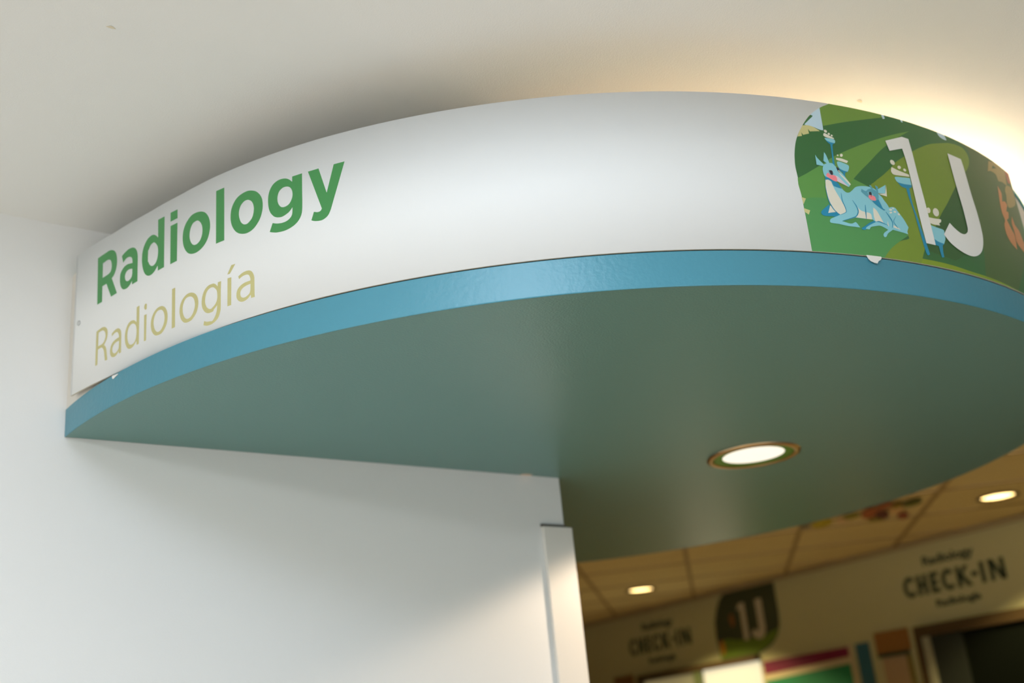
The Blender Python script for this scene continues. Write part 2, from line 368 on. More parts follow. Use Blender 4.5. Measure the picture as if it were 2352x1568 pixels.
# ------------------------------------------------------------------ sign panel
# printed shapes: (group, ink, outlines as arc length and height above the soffit in 0.1 mm)
ART = [
["Radiology","txt",[[1756,3038,1836,3042,1919,3048,1993,3053,2049,3057,2083,3059,2099,3060,2109,3059,2121,3058,2138,3055,2154,3052,2171,3048,2187,3043,2204,3036,2221,3028,2237,3019,2254,3009,2270,2996,2286,2982,2301,2967,2315,2951,2326,2934,2335,2917,2343,2898,2350,2879,2357,2857,2363,2834,2367,2811,2370,2786,2372,2760,2372,2732,2370,2705,2368,2679,2363,2655,2357,2632,2350,2610,2341,2589,2330,2569,2318,2549,2304,2532,2288,2516,2271,2502,2253,2491,2235,2480,2218,2468,2402,2116,2214,2111,2060,2416,1936,2411,1943,2100,1790,2095],[1924,2872,1957,2875,1990,2879,2021,2883,2047,2885,2068,2886,2085,2885,2099,2883,2113,2879,2127,2873,2140,2866,2152,2858,2162,2847,2172,2835,2180,2821,2187,2805,2192,2790,2197,2774,2201,2757,2203,2740,2204,2723,2204,2706,2203,2689,2200,2672,2196,2657,2191,2643,2184,2631,2175,2620,2164,2610,2150,2603,2133,2596,2114,2591,2088,2587,2055,2583,2016,2581,1974,2579,1932,2577]]],
["Radiology","txt",[[2522,2795,2547,2805,2572,2816,2597,2826,2623,2835,2649,2842,2676,2849,2703,2854,2729,2857,2753,2858,2777,2857,2801,2854,2822,2851,2843,2846,2863,2840,2881,2832,2898,2823,2915,2811,2930,2797,2945,2782,2957,2765,2969,2748,2979,2729,2987,2708,2994,2687,3000,2667,3004,2646,3007,2622,3009,2591,3011,2552,3011,2507,3011,2457,3011,2401,3012,2339,3014,2270,3015,2199,3016,2130,2862,2123,2857,2192,2840,2177,2824,2161,2808,2146,2791,2133,2773,2122,2755,2113,2736,2107,2717,2102,2696,2100,2675,2100,2654,2102,2635,2106,2618,2110,2602,2116,2588,2123,2574,2133,2560,2145,2546,2160,2534,2175,2523,2192,2513,2210,2505,2228,2498,2248,2492,2267,2488,2286,2485,2305,2483,2325,2482,2347,2482,2372,2483,2399,2485,2426,2491,2450,2500,2469,2512,2486,2526,2501,2542,2515,2561,2528,2581,2540,2602,2550,2624,2558,2646,2563,2668,2566,2692,2567,2719,2566,2750,2562,2785,2555,2821,2548,2857,2541,2855,2558,2855,2576,2853,2594,2850,2610,2845,2625,2838,2639,2829,2652,2819,2663,2808,2673,2794,2681,2780,2688,2765,2694,2750,2698,2733,2701,2717,2702,2701,2702,2686,2701,2672,2699,2657,2695,2642,2689,2625,2681,2608,2670,2590,2657,2572,2646],[2858,2429,2836,2434,2814,2441,2792,2446,2771,2449,2750,2449,2730,2447,2712,2443,2695,2438,2681,2429,2669,2418,2658,2406,2650,2393,2645,2380,2642,2365,2640,2350,2641,2336,2644,2320,2648,2304,2654,2289,2662,2275,2671,2264,2681,2254,2692,2246,2705,2240,2718,2235,2733,2232,2748,2231,2763,2232,2779,2237,2796,2244,2812,2253,2825,2263,2835,2273,2844,2283,2850,2296,2855,2313,2858,2337,2858,2367,2858,2398]]],
["Radiology","txt",[[3578,3118,3760,3114,3768,2137,3595,2131,3588,2227,3566,2207,3543,2187,3521,2168,3499,2153,3476,2141,3454,2132,3432,2125,3409,2121,3386,2120,3363,2122,3340,2126,3317,2133,3295,2142,3274,2154,3254,2169,3236,2186,3219,2207,3203,2231,3189,2256,3177,2283,3166,2310,3157,2339,3148,2368,3142,2398,3136,2428,3132,2459,3129,2490,3128,2523,3130,2558,3132,2594,3137,2630,3145,2664,3154,2694,3166,2723,3181,2750,3197,2775,3215,2799,3236,2822,3258,2842,3280,2858,3304,2870,3331,2878,3358,2882,3383,2884,3405,2884,3426,2881,3444,2876,3463,2869,3481,2860,3497,2849,3514,2837,3529,2825,3544,2812,3558,2798,3571,2783,3585,2769],[3481,2713,3497,2701,3515,2684,3533,2664,3547,2646,3559,2628,3570,2611,3578,2592,3584,2572,3588,2550,3591,2525,3591,2500,3591,2476,3589,2451,3586,2426,3581,2402,3575,2380,3566,2359,3556,2341,3545,2324,3532,2310,3518,2298,3502,2289,3485,2282,3469,2278,3453,2277,3436,2279,3419,2283,3403,2290,3387,2300,3371,2313,3356,2328,3342,2345,3331,2363,3321,2383,3313,2405,3307,2426,3302,2447,3298,2469,3295,2492,3295,2516,3297,2542,3300,2569,3305,2597,3312,2622,3323,2644,3335,2665,3349,2683,3363,2697,3379,2707,3396,2714,3413,2718,3428,2720,3442,2722,3454,2723,3467,2720]]],
["Radiology","txt",[[3925,3119,4113,3117,4116,2946,3929,2945]]],
["Radiology","txt",[[3931,2861,4115,2859,4113,2134,3937,2130]]],
["Radiology","txt",[[4726,2840,4754,2830,4779,2817,4803,2803,4826,2787,4847,2767,4866,2746,4884,2722,4899,2698,4913,2674,4924,2648,4934,2622,4942,2594,4947,2564,4951,2533,4953,2501,4952,2469,4948,2436,4942,2403,4934,2370,4924,2339,4913,2309,4899,2281,4883,2255,4865,2230,4844,2208,4821,2187,4795,2169,4768,2153,4737,2139,4703,2127,4667,2118,4632,2113,4597,2112,4560,2115,4525,2121,4493,2129,4464,2140,4437,2154,4412,2170,4389,2189,4366,2213,4345,2240,4325,2269,4309,2298,4295,2327,4283,2356,4274,2387,4267,2416,4262,2445,4259,2474,4257,2503,4258,2533,4261,2566,4266,2600,4273,2634,4283,2666,4297,2695,4313,2723,4332,2748,4355,2773,4381,2796,4410,2818,4441,2838,4472,2852,4503,2861,4535,2866,4568,2867,4600,2866,4633,2863,4665,2857,4697,2850],[4652,2698,4669,2687,4685,2672,4701,2656,4715,2638,4728,2620,4739,2600,4748,2579,4756,2558,4761,2536,4764,2514,4766,2492,4766,2470,4765,2448,4762,2425,4758,2403,4752,2382,4743,2361,4732,2340,4719,2321,4705,2305,4689,2292,4670,2280,4650,2272,4631,2266,4612,2264,4592,2265,4573,2268,4555,2275,4537,2285,4520,2298,4505,2313,4491,2330,4478,2349,4467,2371,4458,2393,4451,2415,4445,2437,4441,2458,4439,2480,4439,2504,4442,2530,4446,2557,4453,2584,4462,2609,4473,2632,4487,2654,4503,2673,4519,2687,4536,2697,4553,2702,4572,2704,4589,2706,4605,2707,4621,2707,4637,2704]]],
["Radiology","txt",[[5096,3091,5282,3090,5278,2110,5090,2109]]],
["Radiology","txt",[[5875,2829,5895,2821,5916,2811,5938,2800,5958,2787,5977,2771,5996,2753,6013,2733,6029,2713,6043,2693,6055,2671,6066,2649,6075,2627,6082,2603,6087,2579,6090,2554,6093,2528,6093,2501,6093,2473,6091,2445,6087,2416,6081,2387,6073,2357,6064,2327,6053,2299,6040,2273,6025,2247,6008,2223,5988,2199,5967,2176,5944,2154,5919,2134,5892,2117,5864,2104,5833,2094,5802,2088,5771,2085,5741,2085,5710,2090,5679,2097,5650,2107,5621,2119,5593,2134,5567,2152,5543,2172,5521,2195,5502,2220,5484,2247,5469,2274,5455,2302,5444,2330,5435,2359,5427,2388,5422,2417,5419,2447,5418,2476,5418,2506,5420,2537,5423,2568,5429,2599,5437,2629,5449,2659,5463,2687,5479,2714,5498,2739,5518,2762,5540,2783,5564,2801,5591,2816,5622,2829,5658,2838,5693,2846,5724,2851,5748,2853,5769,2853,5787,2851,5806,2849,5824,2845,5840,2841,5857,2836],[5804,2680,5818,2672,5832,2663,5847,2652,5860,2639,5870,2626,5880,2611,5888,2595,5895,2578,5901,2560,5906,2540,5909,2521,5911,2501,5912,2480,5911,2459,5908,2438,5905,2417,5899,2396,5893,2374,5885,2353,5875,2334,5864,2318,5851,2304,5836,2291,5822,2280,5808,2271,5794,2263,5780,2256,5765,2253,5751,2251,5737,2252,5723,2255,5709,2260,5694,2268,5679,2279,5665,2292,5652,2307,5641,2324,5631,2342,5623,2362,5616,2383,5609,2405,5604,2428,5600,2451,5598,2475,5598,2498,5600,2521,5604,2543,5609,2564,5616,2585,5625,2604,5636,2622,5647,2638,5661,2651,5676,2663,5691,2672,5705,2680,5718,2685,5731,2688,5743,2690,5755,2690,5767,2690,5779,2688,5791,2685]]],
["Radiology","txt",[[6675,2832,6861,2835,6859,2750,6857,2664,6855,2580,6853,2500,6852,2421,6851,2344,6849,2273,6846,2213,6842,2170,6838,2138,6831,2112,6822,2086,6809,2059,6793,2034,6774,2011,6754,1990,6731,1972,6706,1956,6679,1942,6650,1931,6619,1920,6585,1912,6551,1906,6517,1902,6482,1901,6447,1903,6413,1906,6384,1910,6361,1913,6342,1917,6325,1922,6307,1928,6286,1935,6264,1944,6242,1953,6220,1962,6280,2106,6301,2097,6323,2087,6345,2078,6368,2071,6393,2065,6420,2060,6447,2056,6473,2055,6499,2056,6523,2058,6547,2063,6569,2070,6589,2079,6607,2091,6623,2104,6636,2117,6645,2131,6651,2145,6655,2160,6659,2178,6661,2200,6663,2224,6664,2250,6666,2275,6650,2259,6634,2242,6618,2226,6601,2213,6583,2201,6563,2192,6544,2184,6524,2177,6505,2171,6486,2167,6467,2164,6447,2164,6428,2165,6408,2169,6389,2174,6371,2180,6353,2188,6336,2196,6320,2207,6304,2220,6287,2238,6271,2258,6255,2280,6242,2303,6231,2326,6222,2351,6215,2377,6209,2403,6205,2431,6201,2459,6200,2488,6199,2516,6199,2545,6201,2575,6204,2604,6209,2632,6216,2659,6224,2684,6234,2709,6246,2731,6259,2752,6273,2771,6289,2789,6307,2804,6327,2817,6350,2829,6373,2838,6396,2845,6418,2849,6441,2851,6463,2851,6484,2850,6504,2847,6524,2842,6543,2837,6560,2830,6576,2823,6590,2815,6604,2805,6617,2794,6631,2782,6644,2768,6657,2754,6671,2739],[6576,2679,6592,2672,6607,2664,6620,2654,6632,2643,6642,2630,6651,2615,6658,2599,6663,2583,6668,2567,6671,2551,6672,2534,6673,2517,6672,2500,6671,2482,6667,2465,6662,2447,6655,2429,6646,2411,6636,2393,6625,2377,6612,2364,6598,2352,6583,2343,6566,2336,6548,2331,6528,2328,6508,2327,6490,2329,6474,2334,6459,2341,6445,2351,6433,2362,6422,2376,6412,2392,6403,2410,6396,2428,6390,2446,6386,2466,6384,2485,6383,2505,6384,2525,6386,2545,6390,2565,6395,2583,6401,2601,6409,2617,6418,2632,6430,2646,6445,2658,6462,2669,6480,2678,6499,2684,6518,2686,6538,2686,6558,2683]]],
["Radiology","txt",[[6971,2832,7165,2834,7293,2360,7436,2835,7627,2837,7560,2641,7490,2437,7426,2254,7380,2121,7358,2056,7353,2041,7354,2045,7351,2040,7341,2019,7331,1999,7320,1979,7308,1962,7295,1948,7281,1935,7265,1925,7249,1916,7233,1909,7215,1903,7197,1899,7178,1897,7158,1898,7137,1900,7116,1904,7098,1907,7085,1910,7074,1913,7064,1916,7054,1920,7041,1925,7029,1931,7016,1938,7003,1945,7055,2083,7070,2077,7085,2071,7099,2065,7113,2061,7125,2059,7137,2059,7148,2060,7158,2062,7166,2065,7173,2069,7179,2074,7185,2079,7189,2085,7192,2092,7195,2099,7197,2107]]],
["Radiologia","tan",[[1800,1566,1822,1571,1845,1576,1867,1580,1890,1584,1911,1587,1933,1590,1954,1592,1974,1592,1994,1591,2013,1589,2032,1585,2049,1580,2065,1573,2080,1564,2094,1554,2106,1544,2117,1533,2127,1522,2134,1510,2141,1498,2146,1486,2149,1474,2151,1461,2153,1447,2154,1432,2155,1416,2154,1400,2152,1383,2148,1366,2142,1348,2136,1331,2129,1315,2121,1303,2113,1293,2104,1284,2095,1274,2085,1263,2076,1252,2066,1241,2056,1231,2066,1223,2076,1216,2085,1208,2094,1199,2103,1187,2111,1173,2118,1159,2125,1143,2130,1127,2134,1111,2138,1092,2143,1068,2149,1035,2157,994,2164,956,2169,929,2170,918,2170,917,2168,920,2167,921,2099,925,2095,945,2091,965,2087,986,2083,1006,2078,1028,2074,1051,2069,1073,2064,1092,2059,1109,2055,1124,2049,1138,2042,1151,2033,1165,2021,1178,2009,1190,1998,1199,1989,1205,1982,1207,1973,1208,1960,1208,1941,1208,1919,1207,1895,1205,1871,1204,1871,915,1804,913],[1872,1522,1895,1525,1917,1529,1939,1531,1959,1532,1976,1531,1992,1529,2007,1525,2020,1520,2033,1512,2045,1503,2055,1492,2064,1481,2071,1470,2077,1458,2082,1446,2085,1434,2088,1422,2090,1410,2091,1398,2090,1386,2088,1372,2084,1359,2079,1345,2073,1333,2066,1321,2058,1310,2049,1300,2039,1291,2028,1284,2016,1279,2002,1274,1984,1270,1961,1268,1933,1266,1903,1265,1874,1264]]],
["Radiologia","tan",[[2276,1376,2294,1384,2311,1391,2329,1399,2347,1405,2366,1411,2386,1415,2405,1419,2424,1421,2441,1421,2459,1419,2475,1415,2490,1411,2504,1404,2517,1396,2529,1387,2539,1378,2548,1367,2557,1356,2564,1344,2569,1330,2574,1317,2577,1305,2580,1288,2582,1263,2584,1227,2585,1183,2586,1135,2586,1091,2587,1049,2588,1008,2589,968,2590,928,2526,925,2514,977,2503,965,2492,954,2481,943,2469,934,2456,926,2443,919,2429,914,2414,911,2398,909,2380,909,2363,910,2347,913,2331,919,2315,926,2300,934,2287,945,2275,957,2265,971,2256,986,2249,1002,2245,1017,2242,1033,2241,1050,2241,1067,2243,1086,2247,1105,2253,1125,2260,1142,2270,1157,2282,1171,2295,1183,2311,1195,2329,1204,2349,1212,2372,1219,2396,1225,2423,1229,2453,1232,2484,1234,2514,1236,2512,1246,2511,1256,2510,1266,2507,1276,2503,1286,2498,1297,2492,1307,2486,1317,2480,1326,2473,1335,2465,1343,2456,1350,2445,1354,2434,1357,2421,1359,2408,1359,2394,1359,2380,1358,2365,1356,2350,1352,2335,1346,2320,1339,2304,1331,2289,1323],[2517,1169,2497,1170,2477,1170,2457,1170,2437,1169,2417,1165,2397,1160,2378,1154,2362,1147,2349,1138,2337,1127,2328,1116,2321,1105,2316,1095,2314,1084,2314,1073,2314,1062,2315,1051,2317,1039,2321,1028,2326,1018,2334,1007,2344,996,2355,987,2367,980,2379,975,2392,972,2406,971,2420,972,2434,975,2448,980,2462,986,2475,994,2487,1002,2498,1010,2508,1021,2515,1039,2518,1065,2518,1099,2518,1135]]],
["Radiologia","tan",[[3016,1637,3094,1644,3100,931,3040,930,3032,1009,3017,993,3002,978,2987,963,2972,950,2956,939,2941,930,2924,923,2907,918,2889,915,2869,914,2850,915,2831,919,2814,926,2797,935,2781,947,2766,961,2753,978,2740,997,2729,1019,2719,1040,2711,1061,2705,1082,2700,1104,2697,1127,2694,1152,2693,1177,2693,1203,2695,1227,2699,1251,2704,1275,2711,1298,2720,1319,2732,1340,2745,1361,2760,1380,2776,1395,2792,1408,2809,1417,2828,1424,2847,1429,2868,1430,2892,1429,2914,1425,2933,1421,2948,1415,2961,1408,2971,1400,2982,1392,2992,1383,3002,1374,3011,1364,3021,1355],[2931,1359,2946,1353,2960,1344,2973,1334,2985,1322,2994,1311,3002,1298,3009,1285,3015,1270,3020,1253,3023,1236,3026,1217,3027,1198,3028,1177,3029,1155,3028,1133,3026,1112,3023,1092,3019,1073,3014,1055,3006,1038,2995,1023,2982,1008,2967,996,2952,987,2934,982,2914,979,2894,980,2876,982,2860,988,2844,996,2830,1007,2817,1019,2806,1034,2796,1051,2787,1070,2780,1089,2774,1108,2769,1127,2766,1147,2765,1168,2764,1191,2765,1214,2768,1238,2772,1259,2778,1279,2787,1298,2796,1314,2808,1329,2821,1341,2837,1350,2853,1357,2869,1362,2885,1365,2901,1365,2916,1363]]],
["Radiologia","tan",[[3310,1549,3308,1542,3306,1536,3303,1530,3299,1525,3295,1520,3291,1516,3286,1513,3281,1511,3275,1510,3270,1510,3264,1511,3259,1513,3253,1515,3248,1519,3243,1524,3239,1529,3235,1534,3232,1541,3229,1548,3227,1555,3226,1562,3225,1569,3226,1577,3226,1584,3228,1590,3230,1597,3233,1603,3237,1608,3241,1613,3246,1616,3251,1619,3256,1622,3261,1623,3267,1623,3273,1622,3278,1620,3283,1617,3288,1614,3293,1609,3297,1604,3301,1598,3304,1592,3307,1585,3309,1578,3310,1571,3311,1564,3311,1556]]],
["Radiologia","tan",[[3230,1419,3309,1419,3311,934,3240,935]]],
["Radiologia","tan",[[3737,1423,3755,1414,3775,1404,3793,1391,3810,1377,3825,1361,3839,1344,3851,1325,3861,1306,3870,1286,3877,1266,3883,1245,3887,1225,3889,1204,3890,1183,3889,1161,3887,1140,3884,1118,3879,1095,3872,1072,3863,1051,3851,1030,3836,1010,3820,990,3802,973,3785,958,3767,945,3746,933,3723,926,3693,922,3658,922,3624,925,3594,930,3571,937,3552,946,3535,958,3518,972,3502,987,3486,1006,3472,1025,3459,1045,3449,1065,3441,1086,3435,1107,3430,1127,3426,1146,3425,1165,3424,1183,3425,1202,3427,1223,3430,1245,3434,1267,3442,1289,3452,1310,3465,1331,3480,1351,3496,1369,3515,1385,3536,1400,3558,1412,3579,1422,3601,1428,3622,1432,3643,1434,3663,1434,3682,1434,3700,1432,3718,1428],[3706,1365,3724,1357,3740,1346,3754,1332,3767,1318,3777,1302,3786,1284,3794,1265,3800,1246,3804,1228,3807,1209,3808,1190,3808,1171,3806,1151,3802,1131,3797,1111,3790,1092,3782,1074,3771,1057,3759,1041,3747,1027,3735,1015,3722,1004,3709,995,3694,989,3676,985,3657,983,3638,983,3620,987,3605,994,3590,1004,3576,1017,3563,1030,3552,1045,3541,1062,3532,1079,3524,1097,3517,1116,3511,1136,3507,1156,3504,1177,3504,1197,3505,1218,3509,1239,3514,1259,3521,1279,3531,1298,3542,1316,3554,1332,3568,1345,3583,1357,3600,1366,3618,1372,3639,1375,3662,1374,3686,1371]]],
["Radiologia","tan",[[3996,1649,4080,1648,4086,930,4002,928]]],
["Radiologia","tan",[[4516,1413,4535,1404,4555,1395,4574,1383,4591,1370,4607,1355,4621,1338,4634,1320,4645,1301,4655,1282,4662,1262,4668,1242,4672,1221,4674,1201,4675,1180,4674,1160,4671,1138,4667,1115,4661,1091,4653,1068,4643,1046,4632,1026,4619,1008,4604,991,4587,975,4568,959,4546,943,4523,930,4496,920,4465,916,4428,914,4392,916,4362,921,4337,929,4317,939,4300,952,4284,966,4268,983,4254,1001,4241,1020,4230,1040,4221,1061,4213,1083,4208,1106,4203,1127,4200,1145,4197,1163,4197,1181,4198,1200,4200,1223,4203,1248,4209,1273,4217,1297,4229,1318,4243,1338,4259,1357,4277,1374,4297,1388,4319,1401,4342,1412,4363,1421,4383,1426,4402,1429,4421,1429,4440,1429,4459,1427,4478,1424,4497,1419],[4483,1354,4501,1346,4516,1336,4530,1324,4542,1311,4553,1298,4562,1284,4569,1268,4576,1252,4581,1234,4586,1215,4589,1195,4591,1176,4590,1157,4587,1139,4583,1121,4577,1103,4569,1084,4560,1066,4549,1048,4537,1032,4524,1018,4510,1005,4496,994,4479,985,4459,979,4437,976,4415,976,4395,979,4377,986,4362,997,4348,1010,4334,1025,4322,1041,4312,1059,4302,1078,4295,1097,4288,1117,4283,1138,4280,1159,4279,1180,4278,1201,4279,1222,4282,1242,4288,1261,4296,1281,4306,1300,4317,1317,4330,1332,4343,1344,4356,1353,4372,1360,4390,1364,4411,1365,4436,1364,4461,1360]]],
["Radiologia","tan",[[5134,1398,5206,1397,5204,1351,5202,1306,5200,1259,5199,1206,5198,1139,5198,1062,5198,990,5196,933,5194,899,5191,879,5186,865,5181,849,5173,829,5164,808,5154,789,5142,772,5129,759,5114,748,5098,738,5080,730,5062,722,5041,715,5021,709,5000,705,4981,703,4961,702,4942,702,4923,703,4907,705,4891,707,4876,710,4861,715,4845,721,4830,728,4814,735,4798,743,4817,810,4832,802,4846,795,4860,787,4876,781,4895,776,4916,772,4936,768,4954,765,4970,762,4983,757,4996,755,5009,758,5023,766,5037,779,5051,794,5063,810,5073,825,5083,841,5091,857,5098,874,5104,890,5108,906,5111,921,5114,937,5116,952,5117,967,5117,982,5118,997,5095,982,5072,966,5051,952,5036,940,5032,933,5035,929,5040,926,5039,924,5030,920,5017,917,5001,915,4985,914,4967,914,4947,914,4927,917,4907,922,4889,929,4870,938,4853,949,4836,962,4821,979,4805,998,4792,1019,4780,1039,4772,1057,4766,1075,4761,1093,4758,1111,4755,1128,4754,1146,4754,1164,4756,1183,4758,1203,4760,1224,4765,1245,4771,1267,4780,1289,4791,1312,4804,1334,4819,1353,4836,1369,4856,1384,4877,1396,4898,1405,4919,1411,4942,1414,4962,1415,4976,1416,4980,1416,4976,1415,4971,1413,4972,1412,4982,1412,4996,1412,5012,1412,5027,1410,5040,1405,5054,1398,5068,1390,5081,1381,5093,1369,5104,1356,5116,1342,5127,1328],[5031,1344,5024,1345,5007,1348,4990,1352,4981,1353,4986,1353,4998,1352,5013,1349,5027,1344,5040,1335,5055,1323,5069,1310,5081,1298,5090,1285,5099,1273,5106,1260,5112,1246,5115,1233,5117,1219,5118,1204,5119,1189,5120,1172,5120,1154,5120,1136,5119,1120,5116,1106,5113,1094,5109,1082,5103,1070,5095,1058,5086,1045,5075,1032,5063,1021,5048,1011,5030,1001,5013,992,5000,986,4994,981,4992,978,4990,977,4985,976,4974,977,4960,979,4945,983,4930,989,4916,998,4902,1010,4888,1024,4875,1038,4865,1054,4857,1072,4849,1090,4844,1107,4840,1124,4837,1140,4836,1156,4837,1175,4839,1196,4843,1220,4848,1243,4855,1264,4863,1283,4873,1300,4885,1315,4898,1328,4914,1337,4932,1345,4951,1350,4968,1353,4987,1352,5007,1349,5023,1345]]],
["Radiologia","tan",[[5346,1402,5428,1398,5421,911,5341,911]]],
["Radiologia","tan",[[5428,1613,5515,1610,5398,1469,5341,1471]]],
["Radiologia","tan",[[5574,1367,5594,1377,5613,1386,5633,1395,5652,1403,5670,1408,5688,1412,5706,1414,5724,1415,5743,1416,5761,1414,5779,1412,5796,1408,5811,1402,5826,1394,5839,1385,5851,1374,5861,1362,5871,1347,5879,1332,5885,1317,5891,1302,5896,1287,5899,1272,5902,1257,5903,1247,5904,1239,5903,1227,5903,1202,5903,1159,5902,1103,5902,1046,5902,1000,5902,970,5904,950,5905,933,5907,915,5834,915,5826,974,5813,962,5801,950,5788,939,5774,928,5757,920,5740,912,5721,905,5702,902,5682,900,5661,901,5641,904,5622,910,5606,917,5591,927,5578,938,5566,951,5556,964,5548,978,5541,994,5536,1010,5533,1028,5532,1047,5533,1067,5535,1085,5540,1103,5546,1120,5554,1137,5564,1151,5577,1164,5592,1176,5608,1186,5625,1195,5643,1203,5662,1209,5683,1215,5706,1219,5733,1222,5763,1223,5793,1223,5824,1224,5823,1237,5822,1250,5821,1262,5818,1275,5814,1288,5808,1301,5802,1313,5795,1323,5788,1330,5781,1336,5773,1341,5763,1344,5753,1347,5741,1349,5728,1349,5716,1349,5702,1349,5689,1348,5674,1346,5659,1342,5643,1337,5626,1330,5608,1322,5590,1315],[5823,1165,5803,1164,5784,1163,5765,1162,5745,1160,5724,1155,5703,1150,5682,1143,5665,1136,5651,1128,5640,1119,5632,1110,5624,1100,5619,1088,5615,1075,5614,1062,5613,1049,5615,1035,5617,1022,5622,1008,5627,997,5634,988,5643,981,5652,975,5663,970,5675,966,5689,964,5704,963,5719,964,5735,969,5752,976,5769,984,5783,993,5794,1001,5803,1009,5810,1021,5816,1038,5820,1064,5821,1096,5822,1131]]],
["background","g_dark",[[15905,3430,15864,3407,15823,3385,15782,3363,15742,3342,15704,3323,15667,3306,15629,3286,15584,3259,15530,3223,15472,3180,15411,3133,15353,3081,15296,3023,15240,2959,15187,2894,15139,2832,15098,2774,15061,2718,15029,2664,15000,2609,14976,2555,14955,2502,14938,2449,14922,2396,14908,2343,14896,2289,14887,2237,14879,2189,14873,2150,14870,2117,14868,2082,14867,2036,14868,1992,14870,1949,14872,1880,14873,1761,14872,1560,14869,1301,14866,1040,14864,832,14863,695,14863,597,14863,516,14863,427,15926,363,17772,324,20241,329,21782,1866,20158,3765,17914,3884,16497,3661]]],
["background","g_warm_glare",[[18794,3474,18865,3444,18938,3415,19011,3387,19082,3357,19160,3332,19242,3308,19312,3279,19352,3237,19351,3175,19321,3099,19273,3018,19216,2938,19150,2860,19069,2781,18985,2702,18906,2625,18897,2359,18886,2085,18879,1833,18877,1628,18889,1494,18911,1409,18928,1336,18926,1237,18898,1103,18853,953,18801,799,18754,649,19064,554,19803,552,20412,1187,20875,1880,21217,2871,21228,3420,20543,3359,19441,3409]]],
["background","g_top",[[15905,3430,15864,3407,15823,3385,15782,3363,15742,3342,15702,3321,15662,3300,15623,3279,15584,3259,15573,2913,15688,2948,15805,2984,15923,3021,16045,3058,16172,3094,16305,3131,16436,3168,16559,3203,16670,3235,16772,3265,16870,3294,16973,3325,17146,3690]]],
["background","g_mid",[[14866,1873,14912,1897,14956,1921,15004,1946,15060,1978,15127,2018,15204,2064,15284,2113,15362,2161,15434,2207,15505,2254,15576,2301,15648,2349,15743,2052,16317,1848,16328,1671,15352,1307,14881,1440,14855,1760]]],
["background","g_light",[[15648,2349,15726,2388,15806,2429,15886,2469,15966,2509,16048,2549,16130,2588,16213,2627,16296,2666,16379,2704,16462,2741,16548,2779,16640,2819,16741,2862,16849,2907,16961,2954,17075,2999,17190,3044,17309,3088,17431,3133,17556,3180,17484,3138,17412,3095,17343,3054,17280,3016,17225,2983,17176,2954,17128,2924,17075,2891,17016,2851,16953,2808,16891,2764,16832,2721,16780,2683,16732,2646,16684,2607,16632,2564,16575,2516,16516,2463,16455,2408,16392,2353,16327,2297,16259,2241,16192,2185,16129,2130,16069,2076,16012,2023,15957,1970,15905,1920,15856,1871,15810,1824,15765,1778,15720,1732,15580,1830]]],
["background","g_olive",[[18652,3227,18561,3200,18471,3174,18385,3149,18305,3124,18234,3103,18169,3083,18106,3062,18039,3037,17968,3007,17895,2973,17822,2938,17752,2903,17684,2869,17619,2834,17555,2798,17492,2762,17432,2727,17375,2691,17317,2655,17259,2618,17197,2580,17135,2543,17073,2503,17014,2462,16958,2417,16904,2369,16852,2322,16800,2277,16749,2237,16700,2198,16651,2161,16602,2125,16554,2091,16506,2059,16459,2026,16415,1992,16371,1962,16327,1935,16288,1899,16256,1840,16235,1750,16221,1637,16210,1516,16198,1400,16385,1310,16590,1219,16772,1135,16884,1067,16893,1020,16827,988,16735,963,16660,935,16610,904,16562,873,16517,842,16475,812,16439,785,16408,759,16376,731,16341,697,16298,655,16252,606,16205,555,16159,506,17030,514,17090,683,17126,743,17163,804,17200,864,17239,919,17276,961,17312,995,17355,1035,17415,1100,17502,1203,17611,1335,17725,1472,17827,1589,17908,1676,17977,1745,18045,1811,18122,1888,18214,1986,18316,2095,18420,2205,18518,2305,18609,2392,18697,2471,18779,2545,18856,2612,18927,2672,18992,2724,19051,2772,19104,2820,19150,2869,19190,2915,19222,2960,19246,3004,19261,3047,19268,3090,19266,3130,19256,3164,19237,3194,19209,3221,19173,3242,19132,3257,19083,3265,19027,3268,18967,3266,18906,3262,18844,3256,18780,3247,18715,3237]]],
["background","g_hill",[[14876,1464,14902,1480,14928,1495,14956,1510,14987,1522,15023,1532,15062,1539,15104,1544,15146,1548,15190,1551,15236,1552,15283,1552,15329,1553,15655,1461,16503,1442,16884,1067,16826,1034,16769,1000,16713,968,16660,935,16610,904,16562,873,16517,842,16475,812,16439,785,16408,759,16376,731,16341,697,16298,655,16252,606,16205,555,16159,506,15149,420,14850,426]]],
["background","g_strip",[[17090,683,17185,683,17282,684,17380,685,17480,684,17582,683,17686,680,17791,676,17898,672,18010,666,18126,659,18240,653,18344,649,18431,647,18504,647,18578,647,18668,645,18781,643,18908,641,19047,638,19194,633,19361,624,19549,614,19733,604,19882,596,19973,589,20020,580,20049,571,20088,562,19853,350,17772,324,16940,428]]],
["background","g_deep",[[18518,2305,18695,2431,18828,1617,18829,1216,17938,781,17726,803,17506,826,17323,854,17214,890,17197,930,17246,972,17330,1026,17415,1100,17504,1206,17613,1337,17726,1472,17827,1589,17908,1676,17977,1745,18045,1811,18122,1888,18212,1983,18310,2087,18414,2196]]],
["background","sky",[[15513,3213,15533,3226,15550,3238,15566,3250,15583,3261,15578,3151,15573,3036,15568,2933,15563,2860,15559,2826,15555,2821,15550,2829,15545,2832,15539,2829,15533,2827,15526,2827,15518,2827,15508,2828,15496,2830,15484,2833,15472,2835,15442,2845,15413,2856,15383,2866,15351,2874,15316,2880,15279,2883,15242,2886,15205,2890,15205,2902,15404,3075,15365,3095,15378,3107,15390,3119,15403,3131,15420,3145,15441,3161,15465,3179,15491,3197]]],
